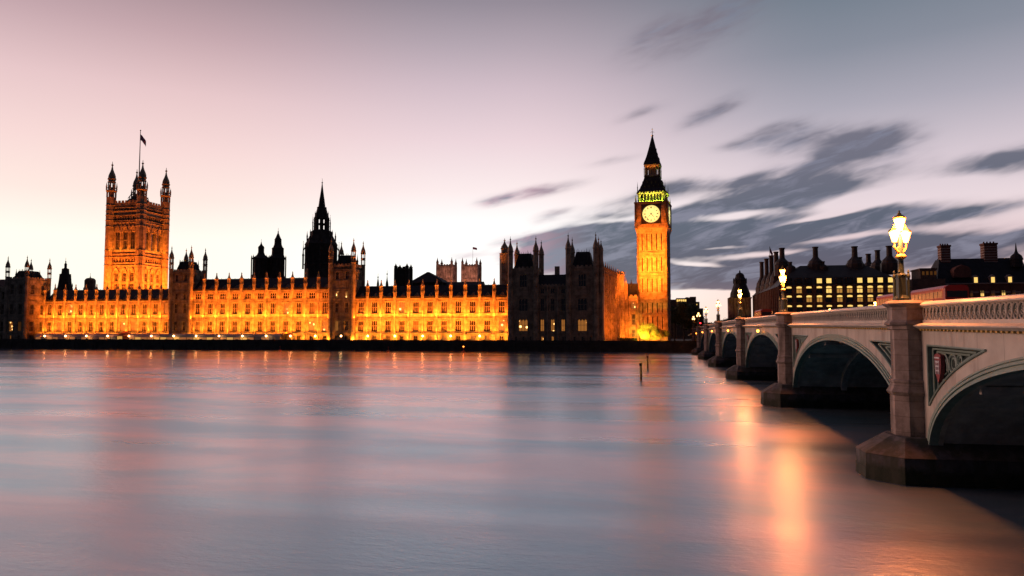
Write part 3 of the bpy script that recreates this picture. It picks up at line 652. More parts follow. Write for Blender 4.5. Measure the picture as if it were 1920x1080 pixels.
# roofs
b = MB()
def sqr(hw, z): return [(-hw,-hw,z),(hw,-hw,z),(hw,hw,z),(-hw,hw,z)]
b.loft([sqr(hb+.5, Z(360.5)), sqr(hb+.35, Z(358.5)), sqr(5.0, Z(353)), sqr(4.2, Z(345)), sqr(3.5, Z(337)), sqr(3.15, Z(332)), sqr(3.4, Z(331))])
def dorm(b, dg):
    for row, (n, py, q) in enumerate(((4, 352, 4.6), (3, 343, 3.9))):
        for i in range(n):
            x = (i-(n-1)/2)*1.9; b.loft([[(x-.4,y,Z(py)),(x+.4,y,Z(py)),(x+.4,y,Z(py)+.6),(x,y,Z(py)+1.3),(x-.4,y,Z(py)+.6)] for y in (-q-.3+hb, -q+1.2+hb)])
four(b, dorm, hw=hb)
b.build('roof', 'roof_iron', CT)
b = MB(); hl = 3.05; zl0, zl1 = Z(331), Z(311)
def lan(b, dg):
    for i in range(6): b.lathe(-hl+.35+i*(2*hl-.7)/5, .2, [(.2 if i in (0,5) else .12, zl0), (.2 if i in (0,5) else .12, zl1)], 6)
    b.box(-hl,hl,0,.35,zl1-.9,zl1); b.box(-hl,hl,0,.35,zl0,zl0+.7)
four(b, lan, hw=hl); b.box(-1.6,1.6,-1.6,1.6,zl0,zl1); b.build('lantern', 'limestone', CT)
b = MB(); b.loft([sqr(3.3, Z(313)), sqr(3.3, Z(310.2))]); b.build('lantern_cornice', 'limestone', CT)
b = MB(); prof = [(3.45,310.2),(3.3,307),(2.75,300),(2.25,293),(1.75,284),(1.3,276),(.85,267),(.5,260),(.3,256)]
b.loft([sqr(r_, Z(py)) for r_, py in prof])
def dorm2(b, dg):
    for n, py, q in ((3, 300, 2.7), (2, 291, 2.05), (1, 282, 1.6)):
        for i in range(n):
            x = (i-(n-1)/2)*1.3; b.loft([[(x-.25,y,Z(py)),(x+.25,y,Z(py)),(x,y,Z(py)+.8)] for y in (-q-.15, -q+.6)])
four(b, dorm2, hw=0)
b.build('spire', 'roof_iron', CT)
b = MB(); b.tube([(0,0,Z(257)),(0,0,Z(239))], [.16,.05]); b.lathe(0,0,[(.1,Z(256)),(.55,Z(254.5)),(.55,Z(253.5)),(.1,Z(252))],8)
for a in (0, 90): 
    b.x = Matrix.Rotation(R(a),4,'Z'); b.tube([(-.8,0,Z(248.5)),(-.45,0,Z(246.8)),(0,0,Z(246)),(.45,0,Z(246.8)),(.8,0,Z(248.5))], .07)
b.x = None; b.lathe(0,0,[(.02,Z(243.2)),(.28,Z(242)),(.02,Z(240.8))],8); b.build('finial', 'gold', CT)
for s in (-1,1):
    for q in (-1,1):
        b = MB(); pinnacle(b, s*3.2, q*3.2, Z(331), Z(304), .16); b.build('pinnacle', 'dial_iron', CT)
def lamp_at(fn, name, x, y, z, ax, ay, az_, *a):
    c_, s_ = math.cos(R(-7)), math.sin(R(-7)); P = lambda x, y, z: (CX+x*c_-y*s_, CYY+6+x*s_+y*c_, 2.6+z)
    return fn(name, P(x,y,z), P(ax,ay,az_), *a)
lamp_at(area, 'floodlight', 0, -19, 1.0, 0, -6, 20, 14, .8, 7500, SOD)
lamp_at(area, 'floodlight', 0, -50, 1.5, 0, -6, 33, 10, 1, 22000, SOD, 34)
lamp_at(spot, 'floodlight', 9, -26, 12, 0, -6, 46, 7000, SOD, 24)
lamp_at(area, 'floodlight', 0, -9.5, Z(470), 0, -6.4, Z(440), 9, .3, 300, SODY)
lamp_at(area, 'floodlight', 0, -6.25, zb0+.15, 0, -5.3, zb1, 9.5, .2, 2600, (.62,1,.05))
lamp_at(area, 'floodlight', 6.25, 0, zb0+.15, 5.3, 0, zb1, .2, 9.5, 1900, (.62,1,.05))
lamp_at(area, 'floodlight', 0, -6.9, zb1-1.6, 0, -5.7, zb1+.3, 10, .15, 500, (1,.85,.12))
lamp_at(area, 'floodlight', 0, -3.75, zl1-1.3, 0, -3.2, zl1+.3, 6, .12, 75, (1,.26,.03))

# ------------------------------------------------------------------ great square tower with flag (left)
VY = 330.0; vx1 = at(262, 500, VY).x; vx0 = at(204.5, 500, VY).x; vw = vx1-vx0
V = thing('flag_tower', 'massive square orange-lit tower with corner turrets and a flagpole', 'tower', (vx0, VY, 2.6))
ZV = lambda py: zat(vx1, VY, py)-2.6
b = MB(); r = 2.45; vops = []
vr = [(0,ZV(545),3,0,0,0),(ZV(545),ZV(529.5),3,2.6,ZV(543),ZV(531)),(ZV(529.5),ZV(497),3,2.6,ZV(527),ZV(510)),(ZV(497),ZV(492),8,0,0,0),(ZV(492),ZV(481),8,.9,ZV(490.5),ZV(484)),
      (ZV(481),ZV(475),8,0,0,0),(ZV(475),ZV(469),12,0,0,0),(ZV(469),ZV(424),3,2.9,ZV(466),ZV(433)),(ZV(424),ZV(416),10,0,0,0),(ZV(416),ZV(412.5),12,0,0,0),(ZV(412.5),ZV(402.5),9,.9,ZV(411.5),ZV(404.5)),(ZV(402.5),ZV(394),14,0,0,0),(ZV(394),ZV(388),8,.9,ZV(393),ZV(389.5)),(ZV(388),ZV(383),8,0,0,0)]
for dg in (0, 90, 180, 270):
    b.x = Matrix.Translation((vw/2, vw/2, 0)) @ Matrix.Rotation(R(dg),4,'Z') @ Matrix.Translation((0,-vw/2,0))
    ops = facade(b, -vw/2+2.2, vw/2-2.2, vr, .7, .8, None, .4)
    if dg in (0, 90):
        for xc, za, ww, hh in ops:
            window(V, ww, hh, tuple(b.x @ Vector((xc,.45,za))), R(dg), 3 if ww > 2 else 1, True, 'limestone', 'glass_dark')
    for i in range(3):    # deep moulded arch hoods over the tall windows
        xc = (-1+i)*(vw-4.4)/3
        for q, zz in ((ZV(433), 3.2), (ZV(510), 2.4)):
            b.loft([[(xc-1.9,y,q-.3),(xc-1.55,y,q-.3),(xc-.8,y,q+zz*.55),(xc,y,q+zz*.85),(xc,y,q+zz*1.1),(xc-1.1,y,q+zz*.7)] for y in (-.45, .01)])
            b.loft([[(xc+1.9,y,q-.3),(xc+1.55,y,q-.3),(xc+.8,y,q+zz*.55),(xc,y,q+zz*.85),(xc,y,q+zz*1.1),(xc+1.1,y,q+zz*.7)] for y in (-.45, .01)])
        for s in (-1, 1): b.tube([(xc+s*2.35,-.2,ZV(469)),(xc+s*2.35,-.2,ZV(418))], .3, 6)
    crenels(b, -vw/2+2, vw/2-2, ZV(383), 2.4, 2.0, -.3, .2)
b.x = None; b.box(.9,vw-.9,.9,vw-.9,0,ZV(384)); b.build('wall','limestone',V)
b = MB(); b.lathe(0,0,[(r,0),(r,ZV(368))],8)
for j in range(8): b.lathe(r*.88*math.cos(math.pi/8+j*math.pi/4), r*.88*math.sin(math.pi/8+j*math.pi/4), [(r*.15,ZV(368)),(r*.15,ZV(358))], 4)
b.lathe(0,0,[(r*.45,ZV(368)),(r*.45,ZV(358))],8); b.lathe(0,0,[(r,ZV(358)),(r*1.15,ZV(356.5)),(r*1.15,ZV(355)),(r*.9,ZV(354))],8)
turret(b,0,0,ZV(355),ZV(300),r*.74,[(ZV(350),ZV(339))], capf=.62)
for py in (540,497,481,469,424,412,402,394,383): b.lathe(0,0,[(r*1.08,ZV(py)-.2),(r*1.1,ZV(py)),(r*1.0,ZV(py)+.2)],8)
for j in range(8): pinnacle(b, r*1.05*math.cos(math.pi/8+j*math.pi/4), r*1.05*math.sin(math.pi/8+j*math.pi/4), ZV(354), ZV(340), .28)
tm = b.data('turret','limestone')
for x, y in ((0,0),(vw,0),(vw,vw),(0,vw)):
    o = bpy.data.objects.new('turret', tm); SC.collection.objects.link(o); o.parent = V; o.location = (x,y,0)
b = MB(); z = ZV(383)
b.loft([[(3,3,z),(vw-3,3,z),(vw-3,vw-3,z),(3,vw-3,z)],[(6,6,z+4.6),(vw-6,6,z+4.6),(vw-6,vw-6,z+4.6),(6,vw-6,z+4.6)]])
for i in range(8): b.box(6+i*(vw-12.3)/7,6.3+i*(vw-12.3)/7,6,6.2,z+4.6,z+6); b.box(vw-6.2,vw-6,6+i*(vw-12.3)/7,6.3+i*(vw-12.3)/7,z+4.6,z+6)
b.build('roof','roof_iron',V)
b = MB(); b.tube([(vw/2-.3,vw/2,z+3),(vw/2-.3,vw/2,zat(vx1-vw/2,VY+vw/2,246)-2.6)],[.38,.16],8); zt = zat(vx1-vw/2,VY+vw/2,246)-2.6
b.lathe(vw/2-.3,vw/2,[(.1,zt),(.4,zt+.4),(.1,zt+.8)],8)
for a in range(4):    # iron stays at the foot of the pole
    c_, s_ = math.cos(R(45+90*a)), math.sin(R(45+90*a)); b.tube([(vw/2-.3+5*c_,vw/2+5*s_,z+4.6),(vw/2-.3+1.2*c_,vw/2+1.2*s_,z+11),(vw/2-.3,vw/2,z+15)],.22)
b.build('flagpole','dial_iron',V)
fl = MB(); nx, nz = 10, 5; fx0, fz1 = vw/2-.1, zt-1.8
vs = [(fx0+i*.33, vw/2+.35*math.sin(i*.9)*i/nx, fz1-j*.62-i*.2-.02*i*i) for i in range(nx+1) for j in range(nz+1)]
vs += [(x, y+.03, z_) for x, y, z_ in vs]; n_ = (nx+1)*(nz+1)
fl.add(vs, [(i*(nz+1)+j, i*(nz+1)+j+1, (i+1)*(nz+1)+j+1, (i+1)*(nz+1)+j) for i in range(nx) for j in range(nz)] + [(n_+i*(nz+1)+j, n_+(i+1)*(nz+1)+j, n_+(i+1)*(nz+1)+j+1, n_+i*(nz+1)+j+1) for i in range(nx) for j in range(nz)])
fo = fl.build('flag','flag_cloth',None,(vx0,VY,2.6)); tag(fo, 'small dark flag flying from the pole on the great square tower', 'flag')
area('floodlight', (vx0+vw/2, VY-13, 22), (vx0+vw/2, VY, 48), 18, 1, 26000, SOD, 110)
area('floodlight', (vx1+13, VY+vw/2, 22), (vx1, VY+vw/2, 46), 18, 1, 30000, SOD, 110)
area('floodlight', (vx0+vw/2, VY-2.2, ZV(470)+2.6), (vx0+vw/2, VY-.2, ZV(440)+2.6), 15, .2, 900, SODY)
area('floodlight', (vx1+2.2, VY+vw/2, ZV(470)+2.6), (vx1+.2, VY+vw/2, ZV(440)+2.6), 15, .2, 1100, SODY)
area('floodlight', (vx1-3, VY+vw/2, ZV(382)+2.8), (vx1-6, VY+vw/2, ZV(365)+2.6), 12, .4, 700, SOD)

# ------------------------------------------------------------------ central octagonal lantern tower and spire
sxp = at(602.5, 450, 312).x; SY = 312.0
S = thing('spire_tower', 'dark octagonal lantern tower with a tall needle spire above the palace roofs', 'tower', (sxp, SY, 2.6))
ZS = lambda py: zat(sxp, SY, py)-2.6
kk = (-sxp*math.sin(YAW)+SY*math.cos(YAW))/F/math.cos(math.atan((960-602)/F)); u_ = kk*1.0
def P_(hwpx): return hwpx*kk
b = MB(); rb_ = P_(28.5)
b.lathe(0,0,[(rb_*1.02,0),(rb_*1.02,ZS(498)),(rb_*1.06,ZS(497)),(rb_,ZS(494)),(rb_,ZS(461)),(rb_*1.03,ZS(459)),(rb_*.97,ZS(456)),(P_(25.5),ZS(452)),(P_(23),ZS(447)),(P_(20),ZS(441)),(P_(18.5),ZS(434)),(P_(13.5),ZS(431.5))],8)
for j in range(8):      # tall slit windows: dark recessed bands with ribs
    a = j*math.pi/4; ca_, sa_ = math.cos(a), math.sin(a); ap = rb_*math.cos(math.pi/8)
    b.x = Matrix.Rotation(a-math.pi/2+math.pi, 4, 'Z') @ Matrix.Translation((0,-ap,0))
    for q in range(-3, 4): b.box(q*.75-.1, q*.75+.1, -.22, .02, ZS(497), ZS(461))
    for py in (485, 474): b.box(-2.4, 2.4, -.18, .02, ZS(py)-.15, ZS(py)+.15)
    b.x = None
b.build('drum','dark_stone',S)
b = MB()
for j in range(8):
    a = math.pi/8+j*math.pi/4; x, y = math.cos(a), math.sin(a)
    pinnacle(b, P_(31.5)*x, P_(31.5)*y, ZS(505), ZS(452), .42); b.tube([(P_(31.5)*x,P_(31.5)*y,ZS(470)),(P_(28)*x,P_(28)*y,ZS(464))],.3)
    pinnacle(b, P_(25)*x, P_(25)*y, ZS(452), ZS(434), .34)
    pinnacle(b, P_(19.5)*x, P_(19.5)*y, ZS(441), ZS(430), .28)
    pinnacle(b, P_(15.5)*x, P_(15.5)*y, ZS(433), ZS(402), .24)
    for py in (425, 413): b.tube([(P_(15.5)*x,P_(15.5)*y,ZS(py)),(P_(12)*x,P_(12)*y,ZS(py-1))],.14)
    pinnacle(b, P_(11.5)*x, P_(11.5)*y, ZS(405), ZS(395), .2)
b.build('pinnacles','dark_stone',S)
b = MB()
for j in range(8):
    a = math.pi/8+j*math.pi/4; b.lathe(P_(11.3)*math.cos(a), P_(11.3)*math.sin(a), [(P_(2.6), ZS(432)), (P_(2.6), ZS(408))], 6)
for py in (420.5,): b.lathe(0,0,[(P_(12.5),ZS(py)-.2),(P_(12.5),ZS(py)+.2)],8)
b.lathe(0,0,[(P_(13),ZS(410)),(P_(12.6),ZS(406)),(P_(11),ZS(402)),(P_(9.6),ZS(396)),(P_(8.4),ZS(391)),(P_(8.8),ZS(389.5)),(P_(8.4),ZS(388.5)),(P_(6.3),ZS(388)),(P_(4.6),ZS(374)),(P_(4.9),ZS(373.2)),(P_(4.3),ZS(372.5)),(P_(2.4),ZS(359)),(P_(.5),ZS(343))],8)
b.lathe(0,0,[(.1,ZS(344)),(.42,ZS(342.5)),(.1,ZS(341)),(.04,ZS(334))],6)
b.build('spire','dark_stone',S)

# ------------------------------------------------------------------ ventilation towers and smaller roofs behind the front
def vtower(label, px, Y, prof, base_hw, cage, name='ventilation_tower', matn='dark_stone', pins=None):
    X = at(px, 500, Y).x; D = (-X*math.sin(YAW)+Y*math.cos(YAW))/F; k = D/math.cos(math.atan((960-px)/F))
    t_ = thing(name, label, 'tower', (X, Y, 2.6)); Zf = lambda py: zat(X, Y, py)-2.6
    b = MB()
    if cage: top, bot, hw, core = cage; b.lathe(0,0,[(hw*k,0),(hw*k,Zf(bot))],8); b.lathe(0,0,[(core*k,Zf(bot)),(core*k,Zf(top))],8)
    else: bot = prof[0][1]; b.lathe(0,0,[(base_hw*k,0),(base_hw*k,Zf(bot))],8)
    b.build('shaft', matn, t_)
    if cage:
        b = MB()
        for j in range(8):
            a = math.pi/8+j*math.pi/4; x, y = hw*k*.93*math.cos(a), hw*k*.93*math.sin(a); b.lathe(x, y, [(.28, Zf(bot)), (.28, Zf(top))], 6); pinnacle(b, x, y, Zf(top), Zf(top-8), .25)
        b.build('columns', matn, t_)
    b = MB(); b.lathe(0,0,[(h*k, Zf(py)) for h, py in prof],8)
    hp, pp = prof[-1]; b.lathe(0,0,[(.16,Zf(pp+1)),(.3,Zf(pp-1.5)),(.08,Zf(pp-3)),(.05,Zf(pp-9))],6)
    if pins:
        for dx, top in pins: pinnacle(b, dx*k, 0, 0, Zf(top), .9, 8)
    b.build('cap', matn, t_); return t_
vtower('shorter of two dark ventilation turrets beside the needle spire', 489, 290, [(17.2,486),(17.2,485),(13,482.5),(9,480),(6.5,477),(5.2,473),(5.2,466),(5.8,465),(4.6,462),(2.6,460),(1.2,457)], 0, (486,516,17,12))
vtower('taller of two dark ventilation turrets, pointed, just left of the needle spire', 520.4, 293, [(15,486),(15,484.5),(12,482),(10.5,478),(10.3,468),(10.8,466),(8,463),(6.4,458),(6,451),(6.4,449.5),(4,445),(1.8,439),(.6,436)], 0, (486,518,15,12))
vtower('dark stepped lantern tower with side pinnacles near the left end', 123, 285, [(11,540),(9.5,528),(8.6,516),(8.6,514),(6,513.5),(5.4,505),(5.6,504),(3,503.5),(2,502),(2,497),(2.4,496.5),(1.4,494),(.5,492)], 12, None, 'lantern_tower', pins=((-18,531),(14,531)))
vtower('squat dark louvred ventilator on the roofs left of the great tower', 170, 285, [(9,540),(8.6,536),(8.6,526),(7,523),(4.5,521.5),(1,521)], 10, None, 'roof_ventilator', 'brown_brick')
for k_, (px, tip, hw, lb) in enumerate(((709, 521, 2.2, 'thin dark pinnacle behind the roof, just right of the central block'), (726, 515, 2.6, 'taller thin dark pinnacle behind the roof, left of the square church tower'))):
    vtower(lb, px, 300, [(hw,533),(hw*.8,529),(hw*.4,524),(.2,tip)], hw, None, 'roof_spirelet')
def sq_tower(name, label, pl, pr, Y, ptop, ppin, matn, n=2, cat='tower'):
    X0, X1 = at(pl,520,Y).x, at(pr,520,Y).x; w_ = X1-X0; t_ = thing(name, label, cat, (X0, Y, 2.6)); Zf = lambda py: zat(X0, Y, py)-2.6
    D = Y/F; w_ *= .84
    b = MB(); H = Zf(ptop); ops = facade(b, .8, w_-.8, [(0,H*.45,1,0,0,0),(H*.45,H*.82,n,w_/n*.3,H*.52,H*.74),(H*.82,H,4,0,0,0)], .8, .6, None, .4)
    b.x = RX(w_,0,90); facade(b, .8, w_-.8, [(0,H*.45,1,0,0,0),(H*.45,H*.82,n,w_/n*.3,H*.52,H*.74),(H*.82,H,4,0,0,0)], .8, .6, None, .4); crenels(b,.5,w_-.5,H,1.5,2); b.x = None
    b.box(.9,w_-.9,.9,w_-.9,0,H); crenels(b,.5,w_-.5,H,1.5,2)
    b.box(w_*.35,w_*.42,-.25,.01,H*.46,H*.8); b.box(w_*.58,w_*.65,-.25,.01,H*.46,H*.8)
    for x, y in ((0,0),(w_,0),(w_,w_),(0,w_)): b.lathe(x,y,[(1.25,0),(1.25,H*.6),(1.05,H*.62),(1.05,H+.5)],8)
    b.build('wall', matn, t_)
    for xc, za, ww, hh in ops: window(t_, ww, hh, (xc,.4,za), 0, 2, True, matn, 'glass_dark')
    pb_ = MB(); pinnacle(pb_,0,0,0,Zf(ppin)-H,.95,8); pm_ = pb_.data('pinnacle', matn)
    for x, y in ((0,0),(w_,0),(w_,w_),(0,w_)):
        o = bpy.data.objects.new('pinnacle', pm_); SC.collection.objects.link(o); o.parent = t_; o.location = (x,y,H)
    return t_, X0, w_, H
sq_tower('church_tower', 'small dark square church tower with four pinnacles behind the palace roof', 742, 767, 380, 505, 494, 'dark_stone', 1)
sq_tower('abbey_tower', 'left of the two pale pinnacled abbey towers behind the roof', 820, 852, 520, 499, 483, 'abbey_stone', 1)
_, ax, aw, ah = sq_tower('abbey_tower', 'right of the two pale pinnacled abbey towers, with the flag above it', 867, 899, 520, 499, 483, 'abbey_stone', 1)
b = MB(); b.tube([(0,0,0),(0,0,15)],[.14,.07]); fp = b.build('flagpole','dial_iron',None,(ax+aw/2+1,520+aw/2,2.6+ah)); tag(fp, 'thin flagpole with a tiny flag on the right abbey tower', 'flagpole')
b = MB(); b.loft([[(0,-.03,13.2),(3.2,.4,12.6),(3.2,.4,14.2),(0,-.03,15)],[(0,.03,13.2),(3.2,.46,12.6),(3.2,.46,14.2),(0,.03,15)]]); b.build('flag','flag_cloth',fp)
for pxa in (836, 883):
    q_ = at(pxa,520,505); area('floodlight', (q_.x+2, 500, 22), (q_.x, 520, 48), 12, 1, 2600, (1,.42,.26), 100)
g0, g1 = at(768,530,440).x, at(866,530,440).x; ap_ = at(797,508.5,440)
t_ = thing('abbey_hall', 'broad dark pitched roof between the church tower and abbey towers', 'church', (g0,440,2.6)); Zg = lambda py: zat(g0,440,py)-2.6
b = MB(); b.box(0,(g1-g0)*.62,0,14,0,Zg(530)); b.box((g1-g0)*.62,(g1-g0)*1.3,4,14,0,Zg(537)); b.build('wall','dark_stone',t_)
b = MB(); W_ = (g1-g0)*.62; b.loft([[(-1,-1,Zg(530)),(W_+1,-1,Zg(530)),(W_+1,15,Zg(530)),(-1,15,Zg(530))],[(W_*.12,1,Zg(524)),(W_*.94,1,Zg(524)),(W_*.94,13,Zg(524)),(W_*.12,13,Zg(524))],[(ap_.x-g0-.5,6,ap_.z-2.6),(ap_.x-g0+.5,6,ap_.z-2.6),(ap_.x-g0+.5,8,ap_.z-2.6),(ap_.x-g0-.5,8,ap_.z-2.6)]])
b.loft([[(W_,3.5,Zg(537)),(W_,14.5,Zg(537)),(W_,9,Zg(528))],[((g1-g0)*1.35,3.5,Zg(537)),((g1-g0)*1.35,14.5,Zg(537)),((g1-g0)*1.35,9,Zg(528))]]); b.build('roof','roof_iron',t_)

# ------------------------------------------------------------------ terrace: tents and lamps
def tent(label, pa, pb, canvas, wallm, n, gable=False, front='panel', group='canopies along the palace terrace'):
    Y = 246.6; X0, X1 = at(pa,632,Y).x, at(pb,632,Y).x; L = X1-X0
    t_ = thing('terrace_tent', label, 'tent', (X0, Y, 2.85), 0, group)
    zr = 2.1 if not gable else 2.3; ro = MB()
    nn = n; pw = L/nn
    if gable: ro.lathe(L/2, 1.6, [(L*.56,zr-.1),(L*.5,zr+.5),(L*.34,zr+1.2),(L*.1,zr+1.75)], 8)
    else:
        for i in range(nn):
            sec = []
            for q in range(7):
                a = math.pi*q/6; sec.append((.15+1.9*(1-math.cos(a)), zr+1.05*math.sin(a)**.8))
            ro.loft([[(pw*i+.05, y-.2, z) for y, z in sec], [(pw*(i+1)-.05, y-.2, z) for y, z in sec]]); ro.box(pw*i+.05, pw*(i+1)-.05, -.12, -.06, zr-.3, zr+.02)
    ro.build('canopy', canvas, t_)
    po = MB()
    for i in range(nn+1): po.box(pw*i-.06, pw*i+.06, 0, .12, 0, zr); po.box(pw*i-.06, pw*i+.06, 3.6, 3.72, 0, zr)
    po.build('posts', 'dial_iron', t_)
    for i in range(nn):
        wl = MB(); wl.box(pw*i+.12, pw*(i+1)-.12, .05, .09, 0, zr-.05); wl.build('side_panel', wallm[i % len(wallm)], t_)
    return t_
tent('long pink terrace canopy with lit panels at the far left', 66, 218, 'canvas_pink', ['tent_wall','canvas_grey','tent_wall','tent_wall','canvas_pink','tent_wall'], 14)
tent('small peaked red-orange terrace tent', 219, 240, 'canvas_red', ['tent_lit','canvas_red'], 2, True)
tent('short salmon terrace canopy between the red tent and the grey canopy', 241, 299, 'canvas_pink', ['tent_wall','tent_lit','tent_wall'], 5)
tent('long mauve-grey terrace canopy with bright panels', 300, 476, 'canvas_grey', ['tent_lit','tent_wall','tent_lit','tent_wall','tent_wall'], 14)
tent('short dark grey terrace canopy right of the long mauve one', 477, 526, 'canvas_grey', ['canvas_grey','tent_wall','canvas_grey'], 4)
tent('domed bright orange tent ending the row of canopies', 527, 544, 'canvas_orange', ['canvas_orange'], 2, True)
lp = thing('terrace_lamp', '', 'lamp', (0,0,0), 0, 'globe lamps along the palace terrace')
b = MB(); b.lathe(0,0,[(.18,0),(.12,.2),(.06,.35),(.05,2.0),(.12,2.05),(.05,2.15)],8); b.build('post','dial_iron',lp)
b = MB(); b.lathe(0,0,[(.05,2.12),(.24,2.25),(.33,2.45),(.24,2.66),(.05,2.78)],10); b.build('globe','terrace_bulb',lp)
ORD = ['first','second','third','fourth','fifth','sixth','seventh','eighth','ninth','tenth','eleventh','twelfth','thirteenth','fourteenth','fifteenth','sixteenth','seventeenth']
for i, px in enumerate((83,122,161,201,241,283,325,367,410,454,498.5,544,590.6,639,689,740,792,844.6,899)):
    o = lp if i == 0 else dup(lp); p = at(px, 630, 245.0); o.location = (p.x, 245.2, p.z-2.45)
    o['label'] = ('bright globe lamp on the terrace, %s from the left' % ORD[i]) if i < 17 else ('bright globe lamp on the terrace, %s' % ('last but one at the right' if i == 17 else 'rightmost beside the black pavilion'))

# ------------------------------------------------------------------ bridge
XF, XB = 12.6, 41.0
def zt(Y): return 9.03-.70*((Y-122)/105)**2
def ledge(Y): return zt(Y)-1.12
PIERS = [39.3, 74.3, 112.3, 152.0, 190.0, 225.0]; ENDS = [7.0]+PIERS+[256.5]
BR = thing('arch_bridge', 'long low bridge of pale green iron arches on stone piers', 'bridge', (0,0,0))
def N_(Yc, a, bb, th, o):        # point on the arch pushed outward by o
    y, z = a*math.cos(th), bb*math.sin(th); nx, nz = math.cos(th)/a, math.sin(th)/bb; l = math.hypot(nx, nz)
    return (Yc+y+nx/l*o, 1.4+z+nz/l*o)
def arc_bar(b, Yc, a, bb, o0, o1, x0, x1, n=40):
    rings = []
    for i in range(n+1):
        th = math.pi*i/n; p, q = N_(Yc,a,bb,th,o0), N_(Yc,a,bb,th,o1); rings.append([(x0,p[0],p[1]),(x1,p[0],p[1]),(x1,q[0],q[1]),(x0,q[0],q[1])])
    b.loft(rings)
def ring_pts(c, r_, n=14, sq=1.0): return [(c[0]+r_*math.cos(2*math.pi*i/n), c[1]+sq*r_*math.sin(2*math.pi*i/n)) for i in range(n+1)]
spans = []
for si in range(7):
    Ya, Yb = ENDS[si], ENDS[si+1]; near = si <= 3; Yc = (Ya+Yb)/2
    a = (Yb-Ya)/2-(1.55 if si else 1.6); crown = ledge(Yc)-1.12; bb = crown-1.4
    sp = MB(); nS = 96 if near else 48
    zo = lambda Y, o: 1.4+(bb+o)*math.sqrt(max(0, 1-((Y-Yc)/(a+o))**2))
    Y0, Y1 = Ya+.7, Yb-.7; pad = .95
    for i in range(nS):
        ya, yb = Y0+(Y1-Y0)*i/nS, Y0+(Y1-Y0)*(i+1)/nS
        def segs(Y):
            lo = zo(Y, .38) if abs(Y-Yc) < a+.38 else 1.3; hi = ledge(Y)-.28; r1 = ledge(Y)-.95
            r0 = zo(Y, 1.15) if abs(Y-Yc) < a+1.15 else 2.2
            edge = min(abs(Y-Ya), abs(Y-Yb))
            if edge > .7+pad and r0 < r1: return lo, r0, r1, hi
            return lo, None, None, hi
        s0, s1 = segs(ya), segs(yb)
        if s0[1] is not None and s1[1] is not None:
            for q0, q1 in ((0,1),(2,3)): sp.quad((XF,yb,s1[q0]),(XF,ya,s0[q0]),(XF,ya,s0[q1]),(XF,yb,s1[q1]))
        else: sp.quad((XF,yb,s1[0]),(XF,ya,s0[0]),(XF,ya,s0[3]),(XF,yb,s1[3]))
    arc_bar(sp, Yc, a, bb, -.02, .4, XF+.28, XF+.5)
    spo = sp.build('spandrel', 'spandrel_paint', BR)
    # recessed back, frame and tracery of the spandrel panels
    for side in (0, 1):
        bk = MB(); fr = MB(); trc = MB()
        yE = (Ya+.7+pad) if side == 0 else (Yb-.7-pad); sg = 1 if side == 0 else -1
        ys = [yE+sg*k*.12 for k in range(120)]; ys = [y for y in ys if (zo(y,1.15) if abs(y-Yc) < a+1.15 else 2.2) < ledge(y)-.95]
        if len(ys) < 4: continue
        lo = [(y, zo(y,1.15) if abs(y-Yc) < a+1.15 else 2.2) for y in ys]; hi = [(y, ledge(y)-.95) for y in ys]
        for k in range(len(ys)-1):
            bk.add([(XF+.42,*lo[k]),(XF+.42,*lo[k+1]),(XF+.42,*hi[k+1]),(XF+.42,*hi[k])], [(0,1,2,3)])
            for e in (lo, hi): fr.add([(XF-.001,*e[k]),(XF-.001,*e[k+1]),(XF+.42,*e[k+1]),(XF+.42,*e[k])], [(0,1,2,3)])
        fr.add([(XF-.001,*lo[0]),(XF-.001,*hi[0]),(XF+.42,*hi[0]),(XF+.42,*lo[0])], [(0,1,2,3)])
        for ins, x in ((.0, XF-.05), (.16, XF+.12), (.3, XF+.26)):
            loop = []; 
            lo2 = [(y, z+ins) for y, z in lo if abs(y-yE) >= ins and z+ins < ledge(y)-.95-ins]; hi2 = [(y, ledge(y)-.95-ins) for y, _ in lo2]
            if len(lo2) < 2: continue
            fr.tube([(x,)+p for p in lo2], .045, 5); fr.tube([(x,)+p for p in hi2], .045, 5); fr.tube([(x,)+lo2[0], (x,)+hi2[0]], .045, 5)
        if near:
            y = yE+sg*.42
            while True:
                c_lo = (zo(y,1.15) if abs(y-Yc) < a+1.15 else 2.2)+.35; c_hi = ledge(y)-.95-.35; h = c_hi-c_lo
                if h < .35: break
                rw_ = min(.62, h*.34+.1); yc2 = y+sg*rw_*.9
                c_lo2 = (zo(yc2,1.15) if abs(yc2-Yc) < a+1.15 else 2.2)+.3; hh = c_hi-c_lo2
                if hh < .3: break
                top = c_hi-rw_ if hh > 2*rw_ else (c_hi+c_lo2)/2
                trc.tube([(XF+.3, yc2+rw_*math.cos(t3)*(1), top+min(rw_,hh/2)*math.sin(t3)) for t3 in [2*math.pi*k/18 for k in range(19)]], .05, 5)
                trc.tube([(XF+.33, yc2+rw_*.55*math.cos(t3), top+min(rw_,hh/2)*.6*math.sin(t3)) for t3 in [2*math.pi*k/14 for k in range(15)]], .035, 5)
                if hh > 2*rw_+.3: trc.tube([(XF+.3, yc2-rw_, top), (XF+.3, yc2-rw_*.7, (top+c_lo2)/2-.2), (XF+.3, yc2, c_lo2)], .05, 5); trc.tube([(XF+.3, yc2+rw_, top), (XF+.3, yc2+rw_*.7, (top+c_lo2)/2), (XF+.3, yc2, c_lo2)], .05, 5)
                y = yc2+sg*rw_*1.15
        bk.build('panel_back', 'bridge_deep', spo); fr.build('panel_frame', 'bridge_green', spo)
        if near and trc.v: trc.build('tracery', 'bridge_green', spo)
    # arch mouldings, soffit with ribs
    ar = MB()
